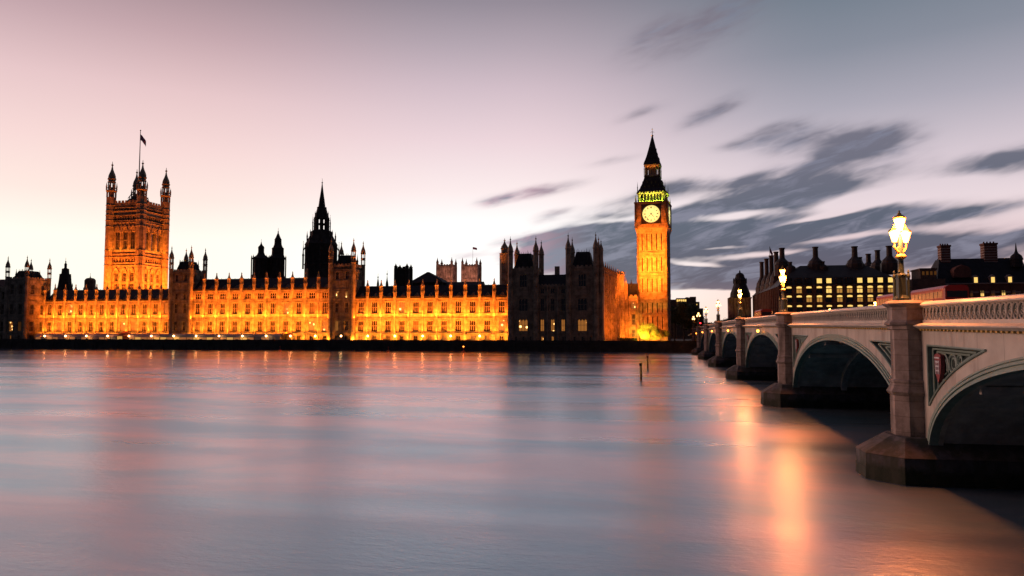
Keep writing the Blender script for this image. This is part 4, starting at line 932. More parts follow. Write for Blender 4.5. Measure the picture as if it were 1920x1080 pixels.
    for o0, o1, x0 in ((-.02,.1,XF-.12),(.1,.2,XF-.02),(.2,.3,XF-.1),(.3,.36,XF-.01),(.36,.44,XF-.07)): arc_bar(ar, Yc, a, bb, o0, o1, x0, XF+.3, 56 if near else 32)
    ar.build('arch_moulding', 'bridge_green', BR)
    so = MB(); n = 32
    for i in range(n):
        p, q = N_(Yc,a,bb,math.pi*i/n,.12), N_(Yc,a,bb,math.pi*(i+1)/n,.12); so.quad((XF+.5,*p),(XF+.5,*q),(XB-.5,*q),(XB-.5,*p))
    for k in range(1, 7): arc_bar(so, Yc, a, bb, -.3, .11, XF+k*4.1, XF+k*4.1+.5, 28)
    for th in (.25,.4,.5,.6,.75):
        p = N_(Yc,a,bb,math.pi*th,-.1); so.box(XF+.5,XB-.5,p[0]-.12,p[0]+.12,p[1]-.12,p[1]+.2)
    so.build('arch_soffit', 'bridge_under', BR)
    fs = MB()
    for i in range(30):
        ya, yb = Y0+(Y1-Y0)*i/30, Y0+(Y1-Y0)*(i+1)/30
        f = lambda Y: zo(Y, .0) if abs(Y-Yc) < a else 1.3
        fs.quad((XB,ya,f(ya)),(XB,yb,f(yb)),(XB,yb,ledge(yb)),(XB,ya,ledge(ya)))
    fs.build('far_spandrel', 'bridge_paint', BR)
    spans.append((Ya, Yb, Yc, a, bb))
def sweepY(b, prof, Ya, Yb, zf, n=None):
    """prof: closed outline (x, dz) carried along the bridge on height zf(Y)"""
    n = n or max(2, int((Yb-Ya)/4)); b.loft([[(x, Ya+(Yb-Ya)*i/n, zf(Ya+(Yb-Ya)*i/n)+dz) for x, dz in prof] for i in range(n+1)])
dk = MB(); sweepY(dk, [(XF+.3,-.4),(XB-.3,-.4),(XB-.3,-.05),(XF+.3,-.05)], -30, 330, ledge, 60); dk.build('deck','asphalt',BR)
pvm = MB()
for x0, x1 in ((XF+.35,XF+4.2),(XB-4.2,XB-.35)): sweepY(pvm, [(x0,-.06),(x1,-.06),(x1,.09),(x0,.09)], -30, 330, ledge, 60)
pvm.build('pavement','paving',BR)
for si in range(7):
    Ya, Yb = ENDS[si]+(.95 if si else -30), ENDS[si+1]-.95; near = si <= 2
    if si == 6: Yb = ENDS[7]+8
    co = MB()
    sweepY(co, [(XF+.1,-.28),(XF-.02,-.28),(XF-.08,-.22),(XF-.08,-.18),(XF-.2,-.17),(XF-.42,-.05),(XF-.42,.0),(XF-.12,.10),(XF+.1,.10)], Ya, Yb, ledge)
    de = co; de.m = 1; n = int((Yb-Ya)/.42)
    for i in range(n if si <= 4 else 0):
        y = Ya+(i+.3)*(Yb-Ya)/n; z = ledge(y); de.box(XF-.17,XF-.02,y,y+.17,z-.262,z-.172)
    co.build('cornice',['bridge_paint','gold_paint'],BR)
    pa = MB(); T = lambda Y: ledge(Y)+.1
    sweepY(pa, [(XF+.02,0),(XF+.3,0),(XF+.3,.16),(XF+.02,.16)], Ya, Yb, T)
    sweepY(pa, [(XF-.12,.84),(XF-.12,.9),(XF-.02,1.0),(XF+.14,1.05),(XF+.3,1.0),(XF+.42,.9),(XF+.42,.84),(XF+.3,.78),(XF+.02,.78)], Ya, Yb, T)
    pa.build('parapet_rail','bridge_paint',BR)
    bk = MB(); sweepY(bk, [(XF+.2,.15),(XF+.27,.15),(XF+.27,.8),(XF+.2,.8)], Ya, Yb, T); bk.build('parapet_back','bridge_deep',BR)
    la = MB(); n = max(1, int((Yb-Ya)/.45)); st = (Yb-Ya)/n; y_from = 18
    for i in range(n):
        y = Ya+st*(i+.5)
        if y < y_from or si > 4: continue
        zb_ = T(y)+.16; H = .62; hw = st*.5; x = XF+.06
        ns = 14 if near else 8
        ov = [(hw*math.sin(2*math.pi*k/ns)*(1-.18*math.cos(2*math.pi*k/ns)), zb_+H/2-H/2*math.cos(2*math.pi*k/ns)) for k in range(ns+1)]
        la.tube([(x, y+p, z) for p, z in ov], .038, 4)
        if near:
            for cc, rr in ((.42,.13),(.2,.11)):
                for sg in (-1, 1): la.tube([(x+.05, y+sg*hw*.38+.05*math.cos(2*math.pi*k/6)*1.6, zb_+H*cc+rr*.7*math.sin(2*math.pi*k/6)) for k in range(7)], .02, 4)
            la.tube([(x+.05, y+.07*math.cos(2*math.pi*k/6), zb_+H*.72+.08*math.sin(2*math.pi*k/6)) for k in range(7)], .02, 4)
    if la.v: la.build('parapet_lattice','bridge_paint',BR)
    fp_ = MB(); sweepY(fp_, [(XB-.3,0),(XB,0),(XB,1.05),(XB-.3,1.05)], Ya, Yb, T); fp_.build('far_parapet','bridge_paint',BR)
def octo(cy, x_wall, x_out, hy, ch): return [(x_wall,cy-hy),(x_out+ch,cy-hy),(x_out,cy-hy+ch),(x_out,cy+hy-ch),(x_out+ch,cy+hy),(x_wall,cy+hy)]
def ring(poly, z): return [(x,y,z) for x,y in poly]
for i, yp in enumerate(PIERS+[256.5]):
    L_ = ledge(yp); b = MB()
    def oc(o, x_w=XF+.5): return octo(yp, x_w, 11.45-o, .85+o, .5+o*.4)
    b.loft([ring(oc(.02), 1.2), ring(oc(.02), 4.0), ring(oc(.10), 4.08), ring(oc(.17), 4.2), ring(oc(.08), 4.34), ring(oc(0), 4.55), ring(oc(0), 4.62), ring(oc(.05), 4.66), ring(oc(.05), 4.75), ring(oc(-.06), 4.82), ring(oc(-.06), L_-.25), ring(oc(.04), L_-.2), ring(oc(.04), L_-.05), ring(oc(.16), L_+.02), ring(oc(.16), L_+.12), ring(oc(.02), L_+.25), ring(oc(.02), L_+.88), ring(oc(.2), L_+1.0), ring(oc(.24), L_+1.08), ring(oc(.05), L_+1.22)])
    sh = b.build('pier_shaft','granite',BR)
    b = MB(); b.box(XF+.5, XB-.5, yp-1.5, yp+1.5, 1.0, L_-.5)
    b.loft([[(XB,yp-1,1),(XB+1.5,yp-.5,1),(XB+1.5,yp+.5,1),(XB,yp+1,1)],[(XB,yp-1,L_+1),(XB+1.5,yp-.5,L_+1),(XB+1.5,yp+.5,L_+1),(XB,yp+1,L_+1)]])
    b.build('pier_wall','pier_render',BR)
    b = MB(); cw = lambda o, z, tip: [(XF+30.5+o*.3,yp-2.35-o,z),(11.2,yp-2.35-o,z),(tip-o,yp-.9,z),(tip-o,yp+.9,z),(11.2,yp+2.35+o,z),(XF+30.5+o*.3,yp+2.35+o,z)]
    b.loft([cw(.06,-3,9.85), cw(.0,.55,9.87), cw(-.02,.56,9.87), cw(-.02,1.25,9.87)])
    b.loft([cw(.02,1.25,9.87), [(XF+30,yp-1.6,2.0),(11.55,yp-1.35,2.05),(11.15,yp-.6,2.08),(11.15,yp+.6,2.08),(11.55,yp+1.35,2.05),(XF+30,yp+1.6,2.0)]])
    b.build('pier_base','plinth_stone',BR)
# coat of arms in the near spandrel panels
for yp, sg in ((PIERS[0],-1),(PIERS[1],-1),(PIERS[2],-1)):
    yc = yp+sg*(.7+.95+.75); zc2 = ledge(yp)-.95-1.0
    b = MB(); pts = [(-.36,.55),(0,.62),(.36,.55),(.38,.1),(.3,-.3),(0,-.75),(-.3,-.3),(-.38,.1)]
    b.loft([[(x, yc+p, zc2+q) for p, q in pts] for x in (XF+.3, XF+.12)]); so_ = b.build('shield','shield_red',BR, label='red and white coat of arms in the spandrel' if yp == PIERS[0] else None)
    b = MB()
    for q in (-.18,.02,.22): b.box(XF+.09,XF+.12,yc-.24,yc+.24,zc2+q-.035,zc2+q+.035)
    for p in (-.2,0,.2): b.box(XF+.085,XF+.12,yc+p-.03,yc+p+.03,zc2-.34,zc2+.3)
    b.box(XF+.08,XF+.12,yc-.3,yc+.3,zc2+.38,zc2+.45)
    b.build('emblem','shield_white',so_)

# lamp standards
def standard():
    t_ = thing('bridge_lamp', '', 'street lamp', (0,0,0), 0, 'three-lantern lamps on the bridge parapets')
    b = MB(); b.lathe(0,0,[(.42,0),(.42,.14),(.34,.2),(.26,.3),(.24,1.25),(.27,1.32),(.15,1.42),(.13,2.1),(.2,2.16),(.24,2.25),(.2,2.34),(.12,2.4),(.1,3.3)],8)
    for j in range(4):
        a = math.pi/4+j*math.pi/2; x, y = .33*math.cos(a), .33*math.sin(a); b.lathe(x,y,[(.09,.12),(.07,.3),(.06,1.15),(.09,1.2),(.09,1.28),(.04,1.4),(.06,1.46),(.01,1.58)],6)
    b.build('post','lamp_iron',t_)
    b = MB(); b.lathe(0,0,[(.19,2.14),(.27,2.22),(.27,2.28),(.19,2.36)],8)
    b.build('collar','gold_paint',t_)
    b = MB()
    for dx, dy in ((-.36,-.12),(.36,.12)): b.tube([(0,0,2.4),(dx*.5,dy*.5,2.5),(dx*1.05,dy*1.05,2.72),(dx,dy,2.92)], [.06,.07,.05,.04]); b.tube([(0,0,2.75),(dx*.4,dy*.4,2.72),(dx*.6,dy*.6,2.55)], .03)
    b.build('arms','gold_paint',t_)
    for x, y, z, s in ((-.36,-.12,2.92,1),(.36,.12,2.92,1),(0,0,3.52,1.12)):
        b = MB(); b.lathe(x,y,[(.06,z),(.1*s,z+.04)],6); b.lathe(x,y,[(.26*s,z+.58*s),(.27*s,z+.63*s),(.2*s,z+.70*s),(.08*s,z+.78*s),(.09*s,z+.82*s),(.03*s,z+.86*s),(.05,z+.9*s),(.01,z+.98*s)],6)
        for j in range(6):
            a = math.pi/6+j*math.pi/3; b.tube([(x+.1*s*math.cos(a),y+.1*s*math.sin(a),z+.04),(x+.25*s*math.cos(a),y+.25*s*math.sin(a),z+.6*s)], .014, 4)
        l = b.build('lantern','gold_paint',t_)
        b = MB(); b.lathe(x,y,[(.095*s,z+.05),(.235*s,z+.57*s)],6); b.build('glass','lantern_glass',l)
    pl = bpy.data.lights.new('lamp_light','POINT'); pl.energy = 3900; pl.color = (1,.27,.07); pl.shadow_soft_size = .3
    po = bpy.data.objects.new('lamp_light', pl); SC.collection.objects.link(po); po.parent = t_; po.location = (-.3,-.4,3.45)
    return t_
ls = standard()
names = ['three-lantern lamp on the nearest bridge pier, largest in view','three-lantern lamp on the second near-side pier, before the riverside offices','three-lantern lamp on the third near-side pier','three-lantern lamp on the fourth near-side pier','three-lantern lamp on the fifth near-side pier','three-lantern lamp on the sixth near-side pier, small and far','three-lantern lamp on the far bridge abutment beside the traffic light']
for i, yp in enumerate(PIERS+[256.5]):
    o = ls if i == 0 else dup(ls); o.location = (12.02, yp, ledge(yp)+1.2); o['label'] = names[i]; o.rotation_euler = (0,0,R(12+31*i))
    for ch in o.children:
        if ch.type == 'LIGHT' and i == 3: far_l = ch.data.copy(); far_l.energy = 1300
        if ch.type == 'LIGHT' and i > 2: ch.data = far_l
fn = {2:'far-side bridge lamp right of the nearest lamp, before the striped chimneys',3:'far-side bridge lamp low before the lit office windows',4:'third far-side bridge lamp, half lost before the offices',5:'fourth far-side bridge lamp, very small',6:'far-side lamp at the west end of the bridge'}
for i, yp in enumerate(PIERS+[256.5]):
    if i in fn: o = dup(ls); o.location = (XB+.6, yp, ledge(yp)+.75); o['label'] = fn[i]; o.rotation_euler = (0,0,R(40))
nl = thing('navigation_light','', 'lamp', (0,0,0), 0, 'orange navigation lights under the bridge cornice')
b = MB(); b.tube([(.35,0,.25),(-.1,0,.3),(-.25,0,.25),(-.25,0,.1)], .03); b.lathe(-.25,0,[(.02,.14),(.2,.05),(.2,.0)],8); b.build('bracket','dial_iron',nl)
b = MB(); b.lathe(-.25,0,[(.12,0),(.17,-.12),(.12,-.26),(.03,-.32)],8); b.build('lens','nav_orange',nl)
for i in range(2, 7):
    o = nl if i == 2 else dup(nl); Yc = spans[i][2]; o.location = (XF-.28, Yc, ledge(Yc)-.55); o['label'] = 'orange light hanging over the crown of the %s arch from the near end' % ORD[i]
# traffic light and buses on the bridge
tl = thing('traffic_light','red traffic light at the far end of the bridge','traffic light',(14.6,262,ledge(256)))
b = MB(); b.tube([(0,0,0),(0,0,3.2)],.07); b.box(-.2,.2,-.15,.15,2.3,3.4); b.build('post','dial_iron',tl)
b = MB(); b.x = Matrix.Translation((0,-.16,3.1)) @ Matrix.Rotation(R(90),4,'X'); b.lathe(0,0,[(.17,0),(.17,.1),(.05,.16)],10); b.build('lens','signal_red',tl)
def bus(label, x, y, rot=0):
    t_ = thing('double_decker_bus', label, 'bus', (x, y, ledge(y)+.0), R(rot), 'red double-decker buses on the bridge')
    L, W2, H = 11, 1.27, 4.35; b = MB()
    sec = [(-W2,.35),(-W2,4.0),(-W2+.18,4.28),(-W2+.5,H),(W2-.5,H),(W2-.18,4.28),(W2,4.0),(W2,.35)]
    b.loft([[(q*.93,-L/2,z) for q, z in sec],[(q,-L/2+.25,z) for q, z in sec],[(q,L/2-.25,z) for q, z in sec],[(q*.95,L/2,z) for q, z in sec]]); b.build('body','bus_red',t_)
    for z0, z1 in ((1.35,2.15),(3.0,3.7)):
        for s in (-1,1):
            b = MB(); b.box(*sorted((s*W2, s*(W2+.02))), -L/2+.6, L/2-.6, z0, z1); wn = b.build('side_windows','bus_window',t_)
            b = MB()
            for k in range(1, 8): y_ = -L/2+.6+k*(L-1.2)/8; b.box(*sorted((s*(W2+.02), s*(W2+.035))), y_-.05, y_+.05, z0, z1)
            b.build('pillars','rubber',wn)
        b = MB(); b.box(-W2*.8,W2*.8,-L/2-.02,-L/2,z0,z1); b.build('windscreen','glass_dark',t_)
    for s in (-1,1):
        for y_ in (-L/2+2.3, L/2-2.6):
            b = MB(); b.x = Matrix.Translation((s*(W2-.1), y_, .48)) @ Matrix.Rotation(R(90),4,'Y'); b.lathe(0,0,[(.4,-.14),(.48,-.1),(.48,.1),(.4,.14),(.2,.15)],16); b.build('wheel','rubber',t_)
        b = MB(); b.box(s*.85-.15,s*.85+.15,-L/2-.05,-L/2,.75,.95); b.build('headlight','bulb',t_)
    return t_
bus('nearer red bus in the far lane, before the striped chimneys', 32.0, 92)
bus('red bus behind another one in the far lane', 32.2, 107)
bus('red bus far off near the middle of the bridge', 24, 176)

# ------------------------------------------------------------------ buildings beyond the bridge
def chimney(parent, x, y, z0, z1, w_, matn='bronze', cap='bronze'):
    b = MB(); b.lathe(x,y,[(w_*3.1,z0-3),(w_*3.1,z0+(z1-z0)*.14),(w_*2.7,z0+(z1-z0)*.20),(w_*2.5,z0+(z1-z0)*.30),(w_*1.5,z0+(z1-z0)*.42),(w_*1.05,z0+(z1-z0)*.50),(w_,z0+(z1-z0)*.54),(w_*.95,z1-.5),(w_*1.15,z1-.4),(w_*1.2,z1),(w_*.8,z1+.02)],10); b.build('chimney',matn,parent)
OX, OY = at(1462,560,285).x, 285.0; OXR = at(1693,560,OY).x; OL = OXR-OX; ZO = lambda py, X=OX+20, Y=OY: zat(X,Y,py)-2.6
O = thing('office_building', 'dark office block with rows of lit yellow windows and tall round chimneys', 'building', (OX, OY, 2.6))
b = MB(); n = 12; cols = [at(px,560,OY).x-OX for px in (1480,1499,1517.5,1537,1555,1575,1594,1613,1632.5,1651.5,1671)]
rowsO = [(ZO(584),ZO(571)),(ZO(566.5),ZO(552.5)),(ZO(549.5),ZO(535.5))]
bw = cols[1]-cols[0]; zb_ = 0
xs = [c for c in cols]
edges = [cols[0]-bw/2]+[(cols[i]+cols[i+1])/2 for i in range(10)]+[cols[-1]+bw/2]
b.quad((0,0,0),(edges[0],0,0),(edges[0],0,ZO(534)),(0,0,ZO(534))); b.quad((edges[-1],0,0),(OL,0,0),(OL,0,ZO(534)),(edges[-1],0,ZO(534)))
for i, c in enumerate(cols):
    e0, e1 = edges[i], edges[i+1]; l, r_ = c-1.05, c+1.05; prev = 0
    b.quad((e0,0,0),(l,0,0),(l,0,ZO(534)),(e0,0,ZO(534))); b.quad((r_,0,0),(e1,0,0),(e1,0,ZO(534)),(r_,0,ZO(534)))
    for z0, z1 in rowsO:
        b.quad((l,0,prev),(r_,0,prev),(r_,0,z0),(l,0,z0)); prev = z1
        b.quad((l,0,z0),(l,.5,z0),(l,.5,z1),(l,0,z1)); b.quad((r_,0,z0),(r_,0,z1),(r_,.5,z1),(r_,.5,z0)); b.quad((l,0,z0),(r_,0,z0),(r_,.5,z0),(l,.5,z0)); b.quad((l,0,z1),(l,.5,z1),(r_,.5,z1),(r_,0,z1))
    b.quad((l,0,prev),(r_,0,prev),(r_,0,ZO(534)),(l,0,ZO(534)))
for e in edges: b.box(e-.35,e+.35,-.35,-.004,0,ZO(534))
for py in (534.5,551,568): b.box(0,OL,-.25,-.003,ZO(py)-.15,ZO(py)+.15)
b.box(.4,OL,.7,74,0,ZO(536)); 
D2 = 74
b.x = RX(0,D2,-90); ops = facade(b, 0, D2, [(0,6,16,2.2,2,5.2),(6,11,16,2.2,7,10),(11,ZO(536),16,2.2,11.8,ZO(538)-.6)], 0, .4, .5); Mx = b.x; b.x = None
b.build('wall','brown_brick',O)
for xc, za, ww, hh in ops: window(O, ww, hh, tuple(Mx @ Vector((xc,.3,za))), R(-90), 2, False, 'bronze', 'glass_dark')
litp = [[0,0,0,0,0,0,0,0,0,0,0],[2,2,1,1,2,1,2,1,1,2,1],[2,1,2,2,1,1,1,1,1,1,1]]
random.seed(5)
for ri, (z0, z1) in enumerate(rowsO):
    for i, c in enumerate(cols):
        k = litp[ri][i]
        if ri == 0: k = random.choice((1,2,2))
        if k == 2:      # blind half down: only the head of the window glows
            window(O, 2.1, (z1-z0)*.62, (c,.3,z0), 0, 2, False, 'bronze', 'glass_dark'); window(O, 2.1, (z1-z0)*.36, (c,.3,z0+(z1-z0)*.64), 0, 1, True, 'bronze', 'glass_office')
        else: window(O, 2.1, (z1-z0)*.60, (c,.3,z0), 0, 2, False, 'bronze', random.choice(('glass_office_low','glass_office_low','glass_office'))); window(O, 2.1, (z1-z0)*.38, (c,.3,z0+(z1-z0)*.62), 0, 1, True, 'bronze', 'glass_office')
b = MB(); ze, zr = ZO(536), zat(OX+20, OY+11, 497.5)-2.6; xl = at(1500,500,OY+22).x-OX
b.loft([[(-.6,-.5,ze),(OL+.6,-.5,ze),(OL+.6,74,ze),(-.6,74,ze)],[(2.6,3.4,ze+(zr-ze)*.42),(OL-2.6,3.4,ze+(zr-ze)*.42),(OL-2.6,70,ze+(zr-ze)*.42),(2.6,70,ze+(zr-ze)*.42)],[(9.5,11,zr),(OL-10,11,zr),(OL-10,62,zr),(9.5,62,zr)]])
b.build('roof','bronze',O)
for i, c in enumerate(cols):
    g = 'glass_office' if i in (3,4,7,8,9,10) else 'glass_dark'
    b = MB(); z0, z1 = ZO(531), ZO(521.5); b.box(c-1.1,c-.9,-.2,3,z0,z1); b.box(c+.9,c+1.1,-.2,3,z0,z1); b.box(c-1.1,c+1.1,-.25,3.2,z1,z1+.25); b.box(c-.9,c+.9,.1,.2,z0,z0+.1); dmr = b.build('dormer','bronze',O)
    b = MB(); b.box(c-.9,c+.9,.12,.18,z0+.1,z1-.02); b.build('pane',g,dmr)
for px, py, d_, w_ in ((1466,465,12,1.0),(1528.5,463,11,1.0),(1602,462,11,1.05),(1628,476,30,.95),(1645,469,24,.95),(1667,461,11,1.05)):
    X = at(px, py, OY+d_).x; chimney(O, X-OX, d_, zr-.8, zat(X,OY+d_,py)-2.6, w_)
for px, py, d_ in ((1482,491,9),(1543,490,9),(1613,482,11)):
    X = at(px, py, OY+d_).x; chimney(O, X-OX, d_, zr-1, zat(X,OY+d_,py)-2.6, .6)
for k, (px, py) in enumerate(((1455,472),(1446,479),(1437,485),(1428,491))):
    d_ = 26+k*12; X = at(px,py,OY+d_).x; chimney(O, X-OX, d_, ze+1, zat(X,OY+d_,py)-2.6, .95)
X = at(1443.5,480,OY+30).x; b = MB(); b.tube([(X-OX,30,zr-3),(X-OX,30,zat(X,OY+30,462)-2.6)],.1); fpo = b.build('flagpole','dial_iron',O)
b = MB(); b.loft([[(0,0,-2.4),(1.1,.2,-4.6),(1.3,.2,-3),(0,0,-.2)],[(0,.06,-2.4),(1.1,.26,-4.6),(1.3,.26,-3),(0,.06,-.2)]]); fo = b.build('flag','flag_cloth',None,(X,OY+30,zat(X,OY+30,462))); tag(fo,'limp flag on a short pole above the office chimneys','flag')
# domed corner turret building
X = at(1388,560,360).x; DZ = lambda py: zat(X,360,py)-2.6; k = 360/F
T_ = thing('domed_building','pale corner building with a small dark dome behind the bridge lamps','building',(X,360,2.6))
b = MB(); b.box(-4.6,4.6,-3,8,0,DZ(558)); b.box(-6,-3.6,-3.6,-1,0,DZ(559)); b.lathe(-4.6,-2.6,[(1.3,DZ(565)),(1.3,DZ(560)),(.8,DZ(558)),(.1,DZ(556))],8)
for q in range(4): b.box(-3+q*1.9,-2+q*1.9,-3.4,-2.9,0,DZ(560))
b.box(-5,5,-3.3,8.2,DZ(560),DZ(558)); b.build('wall','abbey_stone',T_)
b = MB(); b.lathe(0,0,[(4.8,DZ(559)),(4.6,DZ(550)),(3.6,DZ(540)),(2.9,DZ(532)),(2.9,DZ(527)),(3.2,DZ(526)),(2.2,DZ(520)),(2.0,DZ(516)),(1.4,DZ(513)),(.4,DZ(511)),(.35,DZ(509)),(.05,DZ(506))],12)
for a in range(8): b.lathe(2.9*math.cos(a*.785),2.9*math.sin(a*.785),[(.35,DZ(532)),(.35,DZ(524)),(.05,DZ(521))],6)
b.build('dome','roof_iron',T_)
# striped building at the right
NX0, NX1 = at(1757,540,305).x, at(1935,540,305).x; NL = NX1-NX0; ZN = lambda py, X=NX0+15: zat(X,305,py)-2.6
Nn = thing('striped_building','brick building with banded chimneys and small lit dormers at the right edge','building',(NX0,305,2.6))
b = MB(); zev = ZN(531); b.box(0,NL,0,18,0,zev)
for q in range(9): b.box(NL*q/9,NL*q/9+.5,-.3,0,0,zev)
b.build('wall','red_brick',Nn)
b = MB()
for q in range(6): b.box(-.05,NL+.05,-.06,-.003,1.5+q*zev/6.5,2.1+q*zev/6.5)
b.box(-.3,NL+.3,-.5,.1,zev-.3,zev+.1); b.build('stone_bands','pale_band',Nn)
zr = ZN(482); b = MB(); b.loft([[(0,-.2,zev),(NL,-.2,zev),(NL,18,zev),(0,18,zev)],[(3.5,7,zr),(NL,7,zr),(NL,11,zr),(3.5,11,zr)]])
b.box(3.5,NL,8.9,9.1,zr,zr+.3); b.build('roof','roof_iron',Nn)
b = MB(); gx = at(1804,510,305).x-NX0; b.loft([[(gx-3,y,ZN(520)),(gx+3,y,ZN(520)),(gx+3,y,ZN(506)),(gx+2,y,ZN(500)),(gx,y,ZN(496)),(gx-2,y,ZN(500)),(gx-3,y,ZN(506))] for y in (-.6,5)]); b.build('gable','red_brick',Nn)
for px, py, hw in ((1771,459,1.7),(1855,455,2.3)):
    x = at(px,py,312).x-NX0; z1 = zat(x+NX0,312,py)-2.6; z0 = zev; b = MB(); b.box(x-hw,x+hw,6,9.5,z0,z1-.9); b.box(x-hw-.25,x+hw+.25,5.8,9.7,z1-.9,z1-.2)
    for q in range(4): b.lathe(x-hw*.75+q*hw*.5,7.7,[(.3,z1-.25),(.25,z1+.5)],8)
    ch = b.build('chimney','red_brick',Nn,label='banded brick chimney, %s' % ('narrower, at the left' if px < 1800 else 'broader, mid roof'))
    b = MB(); q = z1-1.6
    while q > zr-4: b.box(x-hw-.04,x+hw+.04,5.95,9.55,q-.18,q+.18); q -= 1.0
    b.build('stripes','pale_band',ch)
for px in (1829,1861,1893):
    x = at(px,522,305).x-NX0; z0, z1 = ZN(530), ZN(516); b = MB(); b.box(x-1,x-.65,-.4,3,z0,z1-.8); b.box(x+.65,x+1,-.4,3,z0,z1-.8); b.loft([[(x-1.2,y,z1-.8),(x+1.2,y,z1-.8),(x,y,z1+.2)] for y in (-.45,4)]); dm_ = b.build('dormer','pale_band',Nn)
    b = MB(); b.box(x-.65,x+.65,-.2,-.1,z0,z1-.8); b.build('pane','glass_office',dm_)
for k_, px in enumerate((1764,1820,1841,1861,1881,1900)):
    x = at(px,550,305).x-NX0; window(Nn,1.6,ZN(545)-ZN(556),(x,-.12,ZN(556)),0,2,True,'pale_band','glass_office' if k_ in (0,2,4) else 'glass_dim')
b = MB(); x = at(1905,470,309).x-NX0; b.lathe(x,4,[(2,ZN(500)),(2,ZN(488)),(2.3,ZN(486)),(1.8,ZN(479)),(.7,ZN(474)),(.4,ZN(470)),(.15,ZN(458)),(.02,ZN(454))],10); b.build('cupola','roof_iron',Nn)
bx0, bx1 = at(1726,520,300).x, at(1756,520,300).x
t_ = thing('flat_roofed_block','low dark flat-roofed block between the offices and the striped building','building',(bx0,300,2.6)); b = MB(); z1 = zat(bx0,300,503)-2.6
b.box(0,(bx1-bx0),0,10,0,z1); b.box(-.3,bx1-bx0+.3,-.3,10.3,z1-.6,z1); b.box(-4,bx1-bx0+2,-3,8,0,zat(bx0,300,524)-2.6)
b.build('wall','brown_brick',t_)
b = MB(); 
for q in range(4): b.box(.6+q*1.4,1.4+q*1.4,-.06,-.004,z1-2.6,z1-1.2)
b.build('window_strip','glass_dim',t_)
# dark block right of the clock tower
hx0, hx1 = at(1268,580,420).x, at(1312,580,420).x
t_ = thing('dark_block','dark stepped block with a lit yellow window strip right of the clock tower','building',(hx0,420,2.6)); HZ = lambda py: zat(hx0,420,py)-2.6; L = hx1-hx0
b = MB(); b.box(0,L*.8,0,20,0,HZ(559)); b.box(L*.42,L*.55,3,12,0,HZ(557)); b.box(L*.6,L*.86,2,20,0,HZ(556.3)); b.box(L*.8,L*1.0,1,20,0,HZ(566)); b.box(L,L*1.16,3,20,0,HZ(578)); b.box(-8,0,4,20,0,HZ(561)); b.build('wall','brown_brick',t_)
for q in range(5):
    for r2 in range(2):
        if r2 and q in (3,): continue
        b = MB(); b.box(.3+q*L*.085,.3+q*L*.085+L*.07,-.06,.02,HZ(565.5+r2*5.5),HZ(561.5+r2*5.5)); b.build('window','glass_office' if r2 == 0 else 'glass_dim',t_)
b = MB(); b.box(L*.86,L*.9,.9,1.05,HZ(572),HZ(570)); b.build('window','glass_office',t_)

# ------------------------------------------------------------------ trees
def tree(name, label, x, y, z, h, cr, leafm, nleaf, ls_=.5, seed=0, trunk=.25, group=None, flat=.8, cbase=.25):
    rnd = random.Random(seed); t_ = thing(name, label, 'tree' if trunk > .12 else 'bush', (x,y,z), 0, group)
    b = MB(); b.tube([(0,0,0),(.1,0,h*.2),(0,.1,h*.45),(.1,0,h*.7)],[trunk,trunk*.8,trunk*.6,trunk*.25],7)
    cl = []
    for i in range(26):
        a = rnd.uniform(0,6.283); e = rnd.uniform(-.5,1.0); rr = cr*rnd.uniform(.35,.95)
        c = Vector((rr*math.cos(a)*math.cos(e*.9), rr*math.sin(a)*math.cos(e*.9), h*cbase+(h*(1-cbase))*(.45+.5*e*rnd.uniform(.6,1)))); cl.append((c, cr*rnd.uniform(.18,.36)))
        s0 = Vector((0,0,h*rnd.uniform(.2,.55))); mid = s0.lerp(c,.5)+Vector((0,0,.06*h)); b.tube([s0,mid,c],[trunk*.3,trunk*.18,trunk*.06],5)
    b.build('trunk','bark',t_)
    b = MB(); vs = []; fs = []
    for i in range(nleaf):
        c, r_ = cl[rnd.randrange(len(cl))]
        d = Vector((rnd.gauss(0,1),rnd.gauss(0,1),rnd.gauss(0,.8))); d = d.normalized()*r_*rnd.uniform(.5,1.15); p = c+d
        n_ = (d.normalized()+Vector((rnd.gauss(0,.6),rnd.gauss(0,.6),rnd.gauss(0,.6)))).normalized(); t1 = n_.orthogonal().normalized(); t2 = n_.cross(t1)
        an = rnd.uniform(0,6.28); u1 = t1*math.cos(an)+t2*math.sin(an); u2 = n_.cross(u1); s_ = ls_*rnd.uniform(.6,1.3)
        k0 = len(vs); vs += [tuple(p-u1*s_*.5), tuple(p+u2*s_*.28), tuple(p+u1*s_*.5), tuple(p-u2*s_*.28)]; fs.append((k0,k0+1,k0+2,k0+3))
    b.add(vs, fs); b.build('crown',leafm,t_); return t_
bp = at(1218,641,284)
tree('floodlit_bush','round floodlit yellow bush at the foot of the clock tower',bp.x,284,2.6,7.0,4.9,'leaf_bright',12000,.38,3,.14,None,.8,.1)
spot('floodlight', (bp.x-4,266,5.0),(bp.x-.5,284,6),60000,(1,.60,.07),44)
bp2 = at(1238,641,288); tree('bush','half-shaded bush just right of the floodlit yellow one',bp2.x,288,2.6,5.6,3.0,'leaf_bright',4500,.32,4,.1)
spot('floodlight', (bp.x-4.0, 274.5, 3.2), (bp.x-.5, 284, 6.0), 26000, (1,.62,.08), 60)
